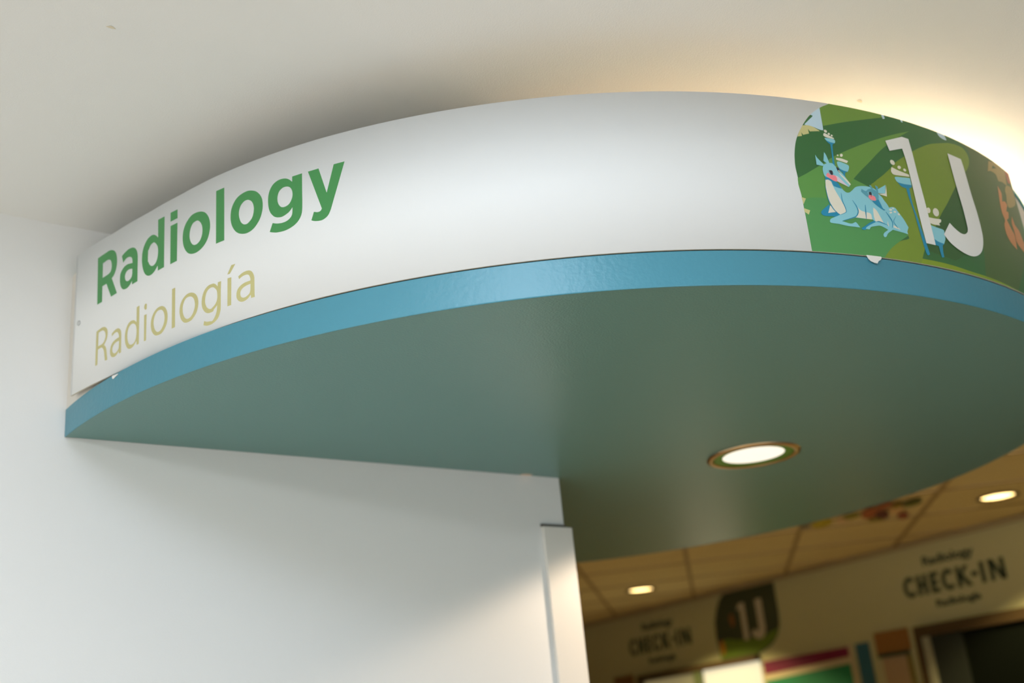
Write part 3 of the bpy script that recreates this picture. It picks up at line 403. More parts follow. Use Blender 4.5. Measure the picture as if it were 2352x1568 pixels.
["background","g_dark",[[15350,3085,15364,3095,15371,3097,15376,3095,15382,3092,15390,3091,15400,3088,15406,3083,15404,3075,15392,3062,15374,3045,15351,3026,15328,3006,15304,2984,15278,2960,15252,2937,15232,2918,15220,2906,15213,2898,15208,2892,15201,2885,15167,2873,15186,2897,15204,2920,15222,2944,15244,2970,15270,3000,15299,3033,15328,3063]]],
["background","sky",[[16929,3375,16991,3371,17003,3303,16947,3286]]],
["background","sky",[[17388,3372,17443,3369,17439,3322,17400,3330]]],
["background","sky",[[18356,3373,18591,3369,18630,3274,18610,3268,18590,3263,18561,3262,18517,3265,18466,3274,18422,3288,18395,3312,18376,3342]]],
["background","leaf",[[15164,2870,15188,2875,15212,2880,15236,2884,15259,2886,15283,2886,15307,2883,15330,2879,15351,2874,15370,2867,15388,2859,15404,2850,15421,2841,15438,2832,15454,2822,15470,2813,15486,2803,15286,2772,15258,2819,15261,2729,15141,2691,15115,2736,15114,2667,15023,2647,15035,2670,15048,2692,15061,2716,15076,2742,15096,2771,15118,2804,15141,2837]]],
["background","leaf",[[14863,1532,14939,1511,14873,1403]]],
["background","leaf",[[14866,1336,14973,1305,14931,1228,14863,1272]]],
["background","brownleaf",[[20109,3293,20428,3369,20895,3341,20773,2987,20711,2987,20650,2989,20591,2989,20536,2987,20482,2977,20429,2961,20383,2950,20348,2951,20332,2972,20329,3006,20326,3042,20307,3067,20266,3079,20213,3084,20156,3083,20104,3079,20060,3069,20019,3054,19978,3037,19938,3021]]],
["background","g_dark2",[[20272,3258,20439,3247,20189,3158]]],
["background","rust",[[20878,3335,21124,3387,21057,3124,20882,3077]]],
["background","brownleaf",[[20734,2974,20799,2997,20877,3014,20955,3022,21014,3017,21051,2992,21072,2953,21080,2904,21078,2854,21069,2802,21051,2745,21016,2687,20959,2632,20863,2575,20741,2518,20626,2472,20546,2448,20504,2449,20486,2468,20481,2498,20483,2531,20495,2571,20520,2620,20548,2669,20567,2712,20571,2742,20567,2767,20565,2790,20575,2818,20601,2856,20638,2900,20683,2942]]],
["background","orange",[[20229,2810,20258,2781,20290,2754,20317,2724,20329,2688,20321,2642,20299,2591,20272,2537,20248,2484,20287,2498,20328,2514,20367,2526,20399,2531,20421,2524,20435,2508,20446,2489,20458,2472,20318,2303,20345,2307,20375,2313,20400,2315,20412,2306,20408,2282,20390,2248,20368,2209,20349,2173,20224,2099,20254,2056,20284,2012,20313,1970,20339,1932,20364,1907,20388,1889,20406,1867,20413,1828,20403,1766,20382,1687,20356,1603,20333,1522,20270,1544,20207,1567,20149,1591,20102,1619,20066,1652,20039,1688,20020,1726,20008,1766,20005,1810,20009,1857,20020,1904,20034,1946,20056,1981,20087,2012,20115,2041,20131,2073,20126,2103,20108,2132,20089,2165,20080,2208,20083,2263,20094,2328,20109,2399,20127,2473,20148,2552,20174,2636,20202,2724]]],
["background","orange",[[20549,2271,20587,2105,20628,2086,20671,2067,20711,2047,20743,2025,20762,2000,20772,1972,20779,1942,20789,1912,20803,1880,20819,1847,20836,1813,20852,1779,20772,1531,20722,1548,20673,1564,20626,1582,20581,1602,20534,1623,20486,1645,20446,1672,20420,1706,20415,1751,20426,1806,20441,1862,20449,1914,20445,1959,20435,2001,20428,2042,20432,2084,20451,2130,20481,2176,20516,2224]]],
["flower","cream",[[15620,2796,15617,2794,15614,2792,15611,2790,15607,2789,15603,2788,15599,2788,15595,2788,15592,2789,15588,2790,15584,2792,15581,2794,15578,2796,15576,2799,15573,2802,15571,2805,15570,2809,15569,2812,15569,2816,15569,2819,15570,2823,15571,2826,15572,2830,15574,2833,15577,2835,15580,2838,15583,2840,15586,2841,15590,2843,15594,2843,15598,2843,15602,2843,15605,2843,15609,2841,15613,2840,15616,2838,15619,2835,15622,2833,15624,2830,15626,2826,15627,2823,15628,2820,15628,2816,15628,2812,15628,2809,15626,2805,15625,2802,15623,2799]]],
["flower","cream",[[15670,2758,15668,2756,15666,2755,15663,2753,15660,2752,15657,2751,15654,2751,15651,2750,15648,2751,15645,2751,15643,2752,15640,2753,15638,2755,15636,2757,15634,2759,15633,2761,15632,2764,15632,2766,15632,2769,15632,2772,15632,2774,15633,2777,15635,2780,15636,2782,15638,2784,15641,2786,15643,2788,15646,2790,15649,2791,15652,2792,15655,2792,15658,2792,15661,2792,15663,2791,15666,2791,15668,2789,15671,2788,15673,2786,15674,2784,15676,2782,15676,2779,15677,2777,15677,2774,15677,2771,15676,2768,15675,2766,15674,2763,15672,2761]]],
["flower","cream",[[15723,2736,15721,2735,15719,2733,15716,2732,15714,2731,15711,2730,15709,2730,15706,2730,15704,2730,15701,2731,15699,2732,15697,2733,15695,2734,15693,2736,15692,2738,15690,2740,15689,2742,15689,2744,15689,2746,15689,2749,15689,2751,15690,2753,15691,2755,15692,2757,15694,2759,15696,2761,15698,2762,15700,2764,15703,2764,15705,2765,15708,2765,15710,2765,15713,2765,15715,2765,15717,2764,15720,2763,15722,2761,15723,2760,15725,2758,15726,2756,15727,2754,15728,2751,15728,2749,15728,2747,15727,2745,15727,2742,15726,2740,15724,2738]]],
["flower","cream",[[15567,2776,15585,2773,15606,2764,15629,2752,15652,2742,15674,2732,15696,2723,15718,2713,15740,2704,15741,2687,15722,2687,15704,2687,15685,2688,15666,2689,15646,2691,15626,2693,15606,2696,15589,2700,15575,2704,15563,2709,15553,2714,15546,2719,15540,2724,15538,2728,15537,2733,15539,2739,15542,2749,15547,2761,15556,2772]]],
["flower","blue",[[15637,2585,15684,2584,15673,2526,15663,2467,15654,2404,15648,2333,15643,2257,15639,2181,15594,2176,15605,2252,15616,2329,15625,2401,15630,2465,15634,2525]]],
["flower","blue",[[15563,2642,15592,2634,15621,2626,15650,2620,15678,2616,15706,2613,15734,2611,15719,2599,15704,2588,15689,2579,15673,2575,15656,2574,15640,2577,15624,2583,15608,2593,15593,2604,15582,2616,15572,2629]]],
["flower","lblue",[[15554,2681,15569,2684,15590,2685,15615,2686,15639,2685,15664,2685,15691,2684,15716,2682,15734,2678,15745,2671,15750,2662,15751,2652,15751,2642,15749,2634,15745,2625,15740,2617,15736,2608,15714,2610,15691,2611,15670,2613,15649,2616,15629,2620,15611,2625,15593,2631,15575,2637,15570,2642,15565,2647,15561,2652,15558,2658,15554,2664,15550,2670,15549,2676]]],
["flower","cream",[[15754,2374,15752,2372,15750,2370,15748,2369,15746,2368,15744,2367,15742,2366,15739,2365,15737,2365,15734,2365,15732,2365,15730,2366,15728,2366,15726,2367,15725,2369,15723,2370,15722,2372,15722,2373,15721,2375,15721,2377,15721,2379,15722,2381,15722,2383,15723,2385,15725,2387,15726,2389,15728,2391,15730,2392,15732,2393,15734,2394,15737,2395,15739,2396,15742,2396,15744,2396,15746,2396,15748,2395,15750,2395,15752,2394,15754,2392,15755,2391,15756,2389,15757,2388,15757,2386,15757,2384,15757,2382,15757,2380,15756,2378,15755,2376]]],
["flower","cream",[[15844,2396,15843,2392,15842,2388,15839,2384,15837,2381,15834,2377,15831,2374,15827,2371,15824,2368,15820,2366,15816,2364,15812,2363,15808,2362,15804,2362,15801,2362,15797,2363,15794,2364,15792,2366,15790,2368,15788,2371,15786,2374,15786,2377,15785,2381,15786,2384,15786,2388,15787,2392,15789,2396,15791,2400,15794,2404,15797,2407,15800,2411,15803,2414,15807,2416,15811,2418,15815,2420,15819,2421,15823,2422,15826,2422,15830,2422,15833,2421,15836,2420,15839,2418,15841,2416,15843,2414,15844,2411,15845,2407,15845,2404,15845,2400]]],
["flower","cream",[[15698,2330,15738,2331,15778,2331,15817,2329,15855,2321,15891,2311,15928,2300,15893,2255,15858,2261,15823,2268,15788,2274,15752,2280,15716,2287,15692,2295,15687,2305,15692,2318]]],
["flower","blue",[[15770,2084,15815,2076,15788,1965,15754,2004]]],
["flower","blue",[[15705,2152,15729,2137,15753,2122,15780,2110,15809,2103,15841,2100,15873,2096,15853,2087,15833,2077,15816,2069,15809,2060,15807,2053,15797,2052,15771,2063,15739,2080,15715,2099,15706,2116,15706,2134]]],
["flower","lblue",[[15698,2255,15707,2261,15718,2264,15733,2265,15754,2262,15788,2256,15830,2247,15872,2235,15902,2224,15916,2214,15922,2203,15921,2191,15918,2176,15911,2158,15899,2137,15885,2115,15872,2093,15848,2096,15824,2099,15801,2102,15779,2107,15759,2114,15740,2122,15724,2132,15711,2144,15701,2159,15694,2177,15690,2195,15688,2211,15687,2224,15688,2237,15692,2247]]],
["flower","cream",[[16955,2399,16950,2395,16943,2392,16936,2390,16930,2389,16923,2388,16916,2388,16909,2389,16902,2391,16896,2394,16890,2397,16885,2401,16880,2406,16877,2411,16873,2416,16871,2422,16870,2428,16869,2434,16870,2441,16871,2447,16873,2453,16876,2459,16880,2464,16884,2469,16889,2473,16895,2477,16901,2480,16908,2482,16915,2484,16922,2484,16929,2484,16936,2483,16942,2481,16948,2479,16954,2476,16960,2472,16964,2467,16968,2462,16971,2456,16974,2450,16975,2444,16976,2438,16975,2432,16974,2425,16972,2419,16969,2414,16965,2408,16960,2403]]],
["flower","cream",[[17084,2346,17079,2343,17074,2340,17069,2337,17064,2335,17058,2334,17053,2333,17047,2333,17042,2333,17037,2334,17033,2335,17029,2337,17025,2339,17022,2342,17020,2346,17018,2349,17017,2353,17017,2357,17018,2362,17019,2366,17021,2371,17023,2375,17026,2379,17030,2384,17034,2387,17039,2391,17044,2394,17049,2396,17055,2398,17060,2400,17066,2401,17071,2401,17076,2401,17081,2400,17086,2399,17090,2397,17093,2394,17096,2391,17098,2388,17100,2384,17101,2380,17101,2376,17101,2372,17100,2367,17098,2363,17095,2358,17092,2354,17088,2350]]],
["flower","cream",[[17205,2321,17201,2319,17197,2316,17193,2314,17189,2313,17184,2312,17179,2312,17175,2312,17171,2312,17166,2313,17162,2315,17159,2317,17156,2319,17153,2321,17150,2324,17149,2328,17147,2331,17147,2335,17147,2338,17147,2342,17149,2345,17150,2349,17153,2352,17155,2356,17158,2358,17162,2361,17166,2363,17170,2365,17175,2366,17179,2367,17184,2368,17188,2368,17193,2367,17197,2366,17201,2365,17204,2363,17208,2361,17210,2358,17213,2355,17215,2352,17216,2349,17216,2345,17216,2341,17216,2338,17215,2334,17213,2331,17211,2327,17208,2324]]],
["flower","cream",[[16876,2339,16914,2328,16952,2318,16991,2308,17035,2298,17085,2290,17141,2282,17199,2274,17256,2266,17262,2224,17211,2220,17160,2215,17110,2211,17062,2207,17014,2203,16966,2199,16922,2196,16888,2198,16866,2204,16852,2215,16844,2228,16839,2240,16837,2253,16840,2267,16845,2281,16851,2294,16856,2306,16862,2317,16869,2328]]],
["flower","blue",[[17107,1994,17183,2001,17179,1925,17174,1849,17171,1774,17172,1699,17179,1632,17189,1571,17203,1499,17218,1403,17235,1271,17256,1115,17278,949,17298,789,17278,780,17257,767,17237,762,17221,777,17210,816,17203,871,17197,942,17191,1027,17183,1135,17175,1265,17167,1396,17159,1508,17149,1595,17137,1667,17127,1731,17118,1791,17113,1848,17111,1898,17109,1945]]],
["flower","blue",[[16926,2065,16961,2061,16995,2057,17031,2055,17071,2054,17115,2056,17164,2060,17214,2066,17264,2071,17261,2057,17258,2044,17253,2031,17244,2020,17230,2010,17210,2003,17190,1995,17170,1988,17103,1979,17076,1982,17049,1985,17023,1989,16999,1997,16979,2010,16961,2028,16943,2047]]],
["flower","lblue",[[16903,2156,16933,2164,16976,2170,17024,2174,17072,2179,17118,2185,17166,2190,17215,2195,17264,2201,17259,2067,17210,2063,17161,2059,17114,2055,17071,2054,17030,2054,16990,2056,16956,2060,16930,2065,16913,2073,16904,2082,16899,2092,16896,2103,16891,2116,16887,2131,16889,2145]]],
["flower","cream",[[17593,1662,17592,1655,17591,1648,17589,1641,17586,1634,17582,1627,17577,1620,17572,1614,17567,1608,17560,1603,17554,1598,17547,1594,17540,1591,17533,1589,17526,1588,17519,1588,17513,1588,17507,1590,17502,1592,17497,1596,17493,1600,17490,1605,17487,1610,17486,1617,17485,1623,17485,1630,17487,1637,17489,1644,17492,1651,17495,1658,17500,1665,17505,1672,17511,1677,17517,1682,17523,1687,17530,1691,17537,1694,17544,1696,17551,1697,17558,1698,17564,1697,17570,1695,17576,1693,17581,1689,17585,1685,17588,1681,17590,1675,17592,1669]]],
["flower","cream",[[17809,1676,17810,1666,17809,1656,17807,1645,17804,1635,17800,1625,17794,1614,17787,1604,17779,1595,17770,1587,17760,1580,17750,1574,17740,1568,17730,1565,17719,1562,17708,1561,17698,1561,17689,1563,17680,1566,17672,1571,17664,1576,17659,1583,17654,1590,17650,1599,17648,1608,17647,1618,17647,1628,17649,1639,17652,1649,17657,1659,17663,1670,17669,1680,17677,1688,17686,1696,17695,1704,17705,1710,17715,1715,17726,1719,17737,1722,17747,1723,17757,1723,17767,1721,17776,1718,17785,1714,17792,1708,17798,1702,17803,1694,17807,1685]]],
["flower","cream",[[17493,1506,17534,1507,17575,1508,17615,1509,17655,1511,17698,1515,17742,1520,17781,1524,17808,1523,17818,1515,17815,1502,17807,1486,17802,1472,17738,1435,17752,1396,17703,1392,17653,1389,17607,1387,17568,1387,17541,1389,17521,1394,17504,1400,17486,1405]]],
["flower","blue",[[17574,1009,17685,1020,17673,972,17662,925,17653,883,17650,850,17651,822,17651,794,17583,778,17581,813,17578,849,17576,887,17575,927,17574,968]]],
["flower","blue",[[17493,1110,17525,1095,17557,1081,17594,1070,17639,1063,17690,1058,17740,1054,17719,1039,17699,1023,17675,1010,17644,1000,17610,992,17577,985,17492,995]]],
["flower","lblue",[[17504,1358,17538,1354,17571,1350,17606,1346,17643,1342,17686,1339,17733,1336,17777,1333,17808,1326,17822,1316,17824,1303,17821,1289,17820,1275,17817,1245,17814,1214,17809,1184,17801,1156,17788,1129,17771,1103,17753,1078,17735,1053,17699,1057,17662,1060,17627,1064,17594,1070,17566,1078,17541,1088,17517,1099,17493,1110]]],
["deer","blue",[[15359,1446,15335,1312,15442,1329,15551,1284,15526,1270,15500,1256,15475,1242,15450,1233,15425,1229,15400,1228,15375,1230,15346,1230,15310,1229,15268,1227,15229,1227,15200,1232,15182,1242,15172,1257,15168,1274,15170,1291,15180,1307,15198,1323,15220,1341,15244,1359,15269,1380,15298,1401,15329,1424]]],
["deer","cream",[[15369,1426,15462,1317,15300,1284]]],
["deer","blue",[[16236,1258,16260,1226,16219,1204,16177,1183,16137,1163,16102,1143,16072,1125,16047,1106,16024,1090,16005,1076,15991,1067,15980,1059,15970,1054,15960,1051,15945,1048,15930,1048,15916,1049,15905,1052,15899,1056,15895,1061,15894,1068,15899,1076,15910,1083,15925,1091,15945,1101,15968,1114,15996,1132,16030,1155,16065,1178,16100,1199,16134,1215,16168,1230,16202,1243]]],
["deer","lblue",[[15379,1889,15396,1904,15414,1921,15432,1935,15450,1939,15467,1932,15485,1916,15503,1896,15525,1877,15552,1860,15582,1842,15614,1824,15645,1806,15656,1789,15667,1771,15679,1755,15690,1740,15703,1727,15715,1715,15728,1706,15742,1699,15757,1696,15772,1696,15788,1699,15805,1704,15823,1713,15841,1726,15860,1741,15880,1756,15899,1772,15917,1789,15937,1806,15959,1820,15982,1831,16008,1840,16035,1847,16062,1854,16091,1859,16120,1862,16149,1865,16178,1867,16207,1867,16236,1867,16264,1865,16291,1861,16317,1856,16342,1850,16364,1842,16382,1831,16394,1817,16402,1800,16407,1782,16414,1764,16430,1752,16446,1741,16462,1729,16476,1716,16487,1701,16497,1684,16506,1667,16516,1650,16527,1635,16538,1621,16549,1607,16559,1592,16567,1577,16575,1562,16581,1547,16588,1532,16606,1538,16624,1545,16642,1551,16659,1554,16676,1556,16693,1557,16709,1554,16725,1546,16741,1531,16756,1510,16772,1486,16788,1463,16806,1439,16825,1415,16844,1388,16863,1360,16880,1328,16897,1292,16913,1256,16930,1221,16874,1134,16884,1090,16848,1095,16812,1099,16775,1103,16736,1107,16693,1111,16647,1115,16600,1120,16554,1124,16521,1104,16488,1083,16457,1063,16432,1045,16414,1027,16402,1010,16392,995,16381,983,16369,974,16357,968,16345,966,16336,966,16329,970,16323,977,16320,986,16320,996,16322,1005,16327,1016,16335,1028,16348,1041,16368,1057,16394,1074,16423,1092,16450,1110,16427,1120,16405,1130,16382,1140,16361,1147,16342,1154,16324,1159,16306,1162,16284,1163,16255,1159,16223,1152,16191,1144,16164,1137,16142,1131,16122,1127,16106,1121,16091,1114,16079,1104,16071,1091,16063,1079,16051,1071,16035,1068,16016,1069,15996,1071,15976,1073,15984,1082,15990,1091,15999,1100,16015,1112,16042,1128,16076,1148,16113,1167,16144,1183,16168,1195,16188,1204,16207,1213,16226,1221,16157,1262,16119,1260,16082,1258,16045,1256,16004,1254,15959,1253,15912,1253,15864,1253,15817,1253,15784,1241,15751,1230,15718,1219,15683,1208,15648,1196,15611,1185,15573,1173,15537,1161,15578,1153,15619,1143,15660,1135,15695,1133,15725,1138,15750,1148,15773,1160,15796,1171,15803,1168,15808,1166,15815,1161,15823,1153,15833,1139,15845,1121,15857,1101,15870,1082,15838,1082,15806,1082,15775,1083,15744,1083,15714,1083,15686,1082,15656,1083,15623,1084,15586,1088,15545,1094,15503,1099,15464,1104,15423,1106,15382,1107,15345,1108,15318,1111,15304,1117,15298,1125,15297,1134,15300,1144,15303,1154,15309,1165,15320,1176,15336,1188,15360,1201,15391,1214,15423,1228,15451,1240,15474,1251,15495,1260,15514,1269,15535,1279,15519,1289,15503,1299,15487,1310,15471,1325,15454,1344,15436,1366,15419,1390,15403,1415,15389,1443,15376,1472,15365,1503,15357,1536,15352,1571,15349,1608,15349,1647,15351,1689,15355,1736,15363,1786,15371,1838]]],
["deer","cream",[[15381,1868,15390,1885,15401,1892,15412,1894,15424,1894,15438,1893,15453,1889,15467,1882,15479,1872,15487,1859,15491,1842,15495,1824,15501,1804,15507,1782,15514,1760,15521,1735,15531,1708,15544,1677,15559,1643,15575,1608,15590,1574,15603,1542,15616,1511,15627,1481,15637,1453,15645,1426,15652,1400,15656,1377,15656,1358,15652,1344,15644,1335,15633,1327,15619,1319,15601,1307,15579,1293,15556,1283,15535,1279,15516,1283,15498,1294,15480,1309,15463,1324,15447,1340,15430,1357,15414,1377,15400,1401,15387,1430,15375,1462,15364,1498,15357,1536,15354,1579,15353,1626,15355,1674,15357,1718,15361,1761,15367,1803,15373,1840]]],
["deer","cream",[[15894,1468,15907,1451,15919,1434,15932,1418,15948,1404,15967,1395,15988,1389,16012,1385,16036,1380,16066,1377,16099,1376,16129,1372,16151,1362,16160,1342,16160,1315,16157,1285,16156,1257,16109,1257,16062,1256,16016,1256,15973,1256,15934,1256,15897,1257,15862,1257,15826,1258,15843,1278,15861,1297,15877,1317,15888,1341,15894,1370,15895,1402,15894,1435]]],
["deer","cream",[[16237,1486,16251,1476,16266,1468,16280,1457,16293,1441,16307,1417,16320,1388,16333,1357,16345,1328,16356,1301,16366,1274,16376,1247,16386,1221,16370,1226,16355,1231,16338,1235,16320,1237,16297,1235,16271,1230,16247,1226,16228,1229,16217,1239,16211,1255,16208,1274,16206,1296,16206,1322,16209,1352,16213,1383,16217,1410,16221,1431,16226,1450,16232,1468]]],
["deer","cream",[[16485,1283,16487,1171,16460,1196]]],
["deer","cream",[[16593,1214,16621,1207,16649,1199,16674,1190,16696,1177,16714,1161,16733,1145,16584,1170]]],
["deer","blue",[[15634,1677,15629,1640,15623,1603,15619,1567,15618,1533,15622,1503,15630,1474,15639,1448,15645,1424,15649,1400,15653,1379,15654,1359,15653,1344,15648,1333,15640,1327,15630,1322,15616,1315,15599,1307,15578,1298,15555,1288,15533,1279,15535,1273,15557,1281,15579,1290,15601,1299,15619,1308,15634,1316,15648,1323,15658,1332,15665,1344,15668,1362,15667,1383,15665,1406,15661,1430,15655,1455,15647,1481,15639,1509,15634,1539,15633,1571,15635,1606,15638,1643,15640,1678]]],
["deer","blue",[[15830,1564,15842,1539,15855,1513,15867,1487,15876,1462,15883,1438,15889,1415,15892,1392,15889,1369,15881,1347,15868,1325,15852,1304,15833,1286,15814,1273,15793,1263,15767,1253,15735,1240,15692,1224,15641,1205,15588,1185,15537,1166,15537,1160,15589,1177,15642,1195,15693,1212,15736,1228,15771,1240,15799,1249,15823,1259,15845,1274,15867,1295,15886,1320,15902,1346,15912,1372,15915,1397,15911,1422,15904,1447,15895,1472,15883,1496,15868,1520,15852,1544,15836,1568]]],
["deer","blue",[[16073,1511,16062,1464,16051,1418,16042,1373,16037,1330,16034,1288,16030,1246,16037,1247,16047,1290,16057,1334,16066,1377,16072,1422,16078,1467,16083,1513]]],
["deer","blue",[[16487,1437,16500,1413,16514,1389,16526,1365,16538,1342,16550,1321,16561,1301,16570,1280,16574,1258,16571,1235,16563,1209,16554,1184,16545,1158,16555,1159,16567,1186,16580,1213,16590,1240,16595,1265,16593,1289,16585,1312,16574,1334,16562,1356,16548,1378,16531,1400,16513,1421,16496,1443]]],
["deer","blue",[[16702,1400,16676,1371,16648,1341,16624,1313,16610,1287,16609,1264,16616,1244,16628,1225,16639,1209,16648,1196,16658,1186,16668,1177,16679,1168,16685,1172,16678,1183,16671,1194,16663,1206,16656,1219,16645,1234,16633,1250,16624,1268,16624,1289,16637,1313,16658,1341,16683,1371,16706,1399]]],
["deer","blue",[[16227,1222,16246,1225,16266,1227,16297,1225,16347,1215,16408,1201,16470,1187,16474,1193,16416,1213,16358,1233,16309,1245,16276,1245,16252,1237,16229,1229]]],
["deer","blue",[[15349,1773,15348,1711,15347,1647,15347,1587,15350,1534,15358,1488,15369,1448,15382,1414,15396,1383,15411,1358,15428,1338,15446,1320,15463,1301,15470,1306,15455,1326,15440,1346,15426,1367,15412,1393,15399,1423,15385,1456,15373,1495,15364,1539,15359,1591,15357,1651,15357,1714,15355,1775]]],
["deer","cream",[[16643,1498,16641,1495,16637,1491,16633,1487,16628,1484,16622,1482,16615,1480,16608,1478,16601,1477,16595,1477,16589,1478,16583,1479,16579,1481,16576,1483,16574,1486,16573,1489,16574,1493,16576,1496,16579,1500,16584,1503,16589,1506,16595,1509,16601,1511,16608,1513,16615,1513,16621,1513,16628,1513,16633,1512,16638,1510,16641,1508,16643,1505,16643,1501]]],
["deer","cream",[[16696,1529,16694,1527,16691,1525,16688,1523,16684,1521,16680,1520,16675,1519,16670,1519,16666,1519,16662,1519,16658,1520,16654,1522,16652,1523,16650,1525,16649,1528,16649,1530,16650,1532,16652,1535,16655,1537,16658,1539,16662,1541,16666,1542,16671,1542,16676,1543,16680,1543,16684,1542,16688,1541,16691,1540,16694,1538,16696,1536,16696,1534,16696,1531]]],
["deer","cream",[[16725,1470,16723,1467,16720,1464,16716,1461,16711,1458,16705,1456,16699,1455,16693,1453,16687,1453,16681,1453,16676,1454,16671,1456,16668,1458,16665,1460,16664,1463,16664,1467,16664,1470,16667,1473,16670,1476,16674,1479,16679,1481,16684,1483,16691,1485,16697,1486,16703,1486,16709,1486,16714,1485,16719,1484,16722,1482,16725,1479,16726,1476,16726,1473]]],
["deer","cream",[[16629,1450,16628,1447,16626,1444,16623,1441,16619,1437,16614,1434,16608,1431,16601,1429,16595,1427,16589,1425,16583,1424,16577,1424,16572,1424,16569,1425,16566,1427,16564,1429,16564,1432,16564,1435,16567,1438,16570,1441,16574,1444,16579,1447,16585,1450,16591,1453,16597,1455,16603,1456,16610,1457,16615,1458,16620,1457,16624,1456,16627,1455,16628,1453]]],
["deer","cream",[[16791,1422,16788,1420,16783,1418,16778,1417,16774,1417,16769,1417,16764,1419,16760,1421,16756,1424,16753,1427,16751,1431,16749,1435,16749,1439,16749,1443,16751,1446,16753,1450,16756,1453,16760,1455,16764,1457,16769,1458,16774,1458,16778,1457,16783,1456,16788,1454,16791,1451,16794,1448,16796,1444,16798,1440,16799,1436,16798,1432,16796,1429,16794,1425]]],
["deer","blue",[[15388,1961,15405,1953,15421,1946,15439,1937,15462,1927,15494,1912,15532,1895,15570,1878,15598,1864,15613,1855,15619,1849,15623,1843,15628,1832,15638,1815,15649,1795,15660,1773,15670,1752,15646,1757,15621,1762,15598,1767,15576,1772,15557,1776,15540,1780,15525,1785,15513,1794,15506,1809,15503,1829,15499,1850,15493,1866,15482,1878,15468,1886,15454,1892,15440,1896,15426,1896,15413,1893,15399,1889,15385,1886]]],
["deer","lblue",[[15286,2335,15294,2317,15302,2298,15317,2274,15345,2243,15380,2207,15416,2171,15391,2139,15272,2151]]],
["deer","lblue",[[15471,2407,15481,2389,15491,2372,15501,2346,15511,2307,15521,2260,15531,2213,15492,2187,15422,2236]]],
["deer","lblue",[[15420,2171,15440,2183,15464,2193,15488,2200,15511,2206,15532,2210,15552,2213,15571,2213,15588,2210,15602,2202,15614,2190,15625,2176,15638,2161,15652,2146,15668,2131,15684,2114,15699,2097,15714,2080,15730,2063,15745,2045,15759,2026,15774,2005,15788,1983,15802,1961,15816,1940,15830,1920,15844,1900,15858,1881,15872,1861,15822,1805,15795,1814,15769,1823,15742,1832,15715,1842,15688,1853,15661,1864,15633,1875,15603,1886,15568,1897,15530,1907,15493,1917,15462,1927,15437,1933,15416,1938,15399,1944,15386,1954,15377,1970,15372,1989,15370,2010,15369,2030,15369,2049,15371,2067,15374,2085,15379,2102,15386,2121,15395,2139,15406,2157]]],
["deer","cream",[[15672,2101,15678,2086,15682,2073,15689,2058,15701,2040,15722,2018,15749,1994,15777,1969,15802,1945,15821,1924,15839,1903,15855,1882,15872,1861,15853,1838,15832,1862,15810,1887,15788,1911,15768,1934,15748,1956,15728,1977,15710,1997,15696,2018,15686,2039,15681,2059,15677,2080]]],
["deer","lilac",[[15588,1984,15604,1984,15620,1984,15640,1975,15666,1954,15697,1924,15727,1893,15756,1864,15785,1834,15814,1804,15781,1817,15749,1829,15715,1842,15679,1856,15641,1871,15603,1886]]],
["deer","pink",[[15443,2010,15452,2017,15462,2023,15472,2026,15485,2026,15500,2021,15518,2012,15536,2002,15553,1994,15569,1989,15585,1986,15598,1981,15608,1972,15614,1953,15617,1928,15616,1904,15611,1887,15602,1878,15590,1875,15574,1877,15556,1880,15534,1889,15509,1901,15483,1914,15462,1927,15445,1936,15430,1945,15419,1954,15413,1964,15415,1975,15423,1988,15433,2000]]],
["deer","leye",[[15465,2069,15485,2076,15506,2082,15527,2079,15548,2061,15568,2033,15589,2005,15565,1997,15542,1990,15521,1987,15502,1992,15486,2001,15474,2013,15468,2030,15466,2049]]],
["deer","black",[[15498,2070,15515,2074,15538,2075,15555,2068,15559,2048,15557,2021,15551,2001,15541,1992,15527,1989,15515,1992,15506,2004,15499,2021,15495,2037,15492,2050,15492,2062]]],
["deer","black",[[15646,2145,15660,2145,15674,2144,15686,2138,15695,2124,15702,2104,15708,2084,15703,2047,15689,2056,15675,2065,15664,2078,15657,2098,15651,2121]]],
["deer","cream",[[15669,2086,15679,2090,15688,2095,15695,2094,15699,2084,15700,2069,15701,2054]]],
["deer","fawn",[[16073,1802,16094,1793,16115,1783,16135,1775,16154,1773,16170,1779,16183,1791,16197,1804,16213,1814,16233,1822,16256,1828,16279,1832,16300,1834,16321,1831,16341,1825,16360,1817,16376,1809,16390,1801,16401,1792,16410,1781,16414,1764,16412,1738,16405,1704,16396,1671,16385,1645,16373,1630,16360,1621,16344,1616,16324,1615,16298,1618,16266,1625,16234,1636,16202,1649,16171,1666,16138,1687,16108,1708,16085,1725,16071,1736,16062,1742,16058,1747,16056,1754,16057,1765,16062,1777,16068,1790]]],
["deer","fawn",[[16254,1896,16267,1897,16279,1898,16291,1893,16302,1876,16313,1853,16324,1830,16277,1837]]],
["deer","fawn",[[16384,1911,16405,1905,16426,1899,16438,1883,16435,1850,16422,1807,16410,1764,16387,1818]]],
["deer","lblue",[[16622,1955,16572,1788,16415,1769,16427,1845]]],
["deer","cream",[[16636,1957,16594,1734,16412,1757,16572,1788]]],
["deer","blue",[[16239,1604,16261,1608,16284,1613,16306,1617,16326,1623,16343,1630,16358,1637,16372,1645,16387,1653,16395,1630,16403,1607,16410,1585,16417,1565,16423,1545,16428,1527,16433,1510,16440,1497,16450,1487,16462,1482,16475,1477,16487,1472,16479,1468,16472,1463,16463,1460,16448,1462,16423,1472,16393,1488,16361,1506,16332,1524,16307,1543,16284,1563,16262,1583]]],
["deer","leye",[[16180,1759,16204,1765,16228,1770,16250,1769,16270,1758,16288,1740,16307,1723,16286,1710,16265,1697,16246,1690,16227,1692,16209,1700,16194,1712,16187,1726,16183,1742]]],
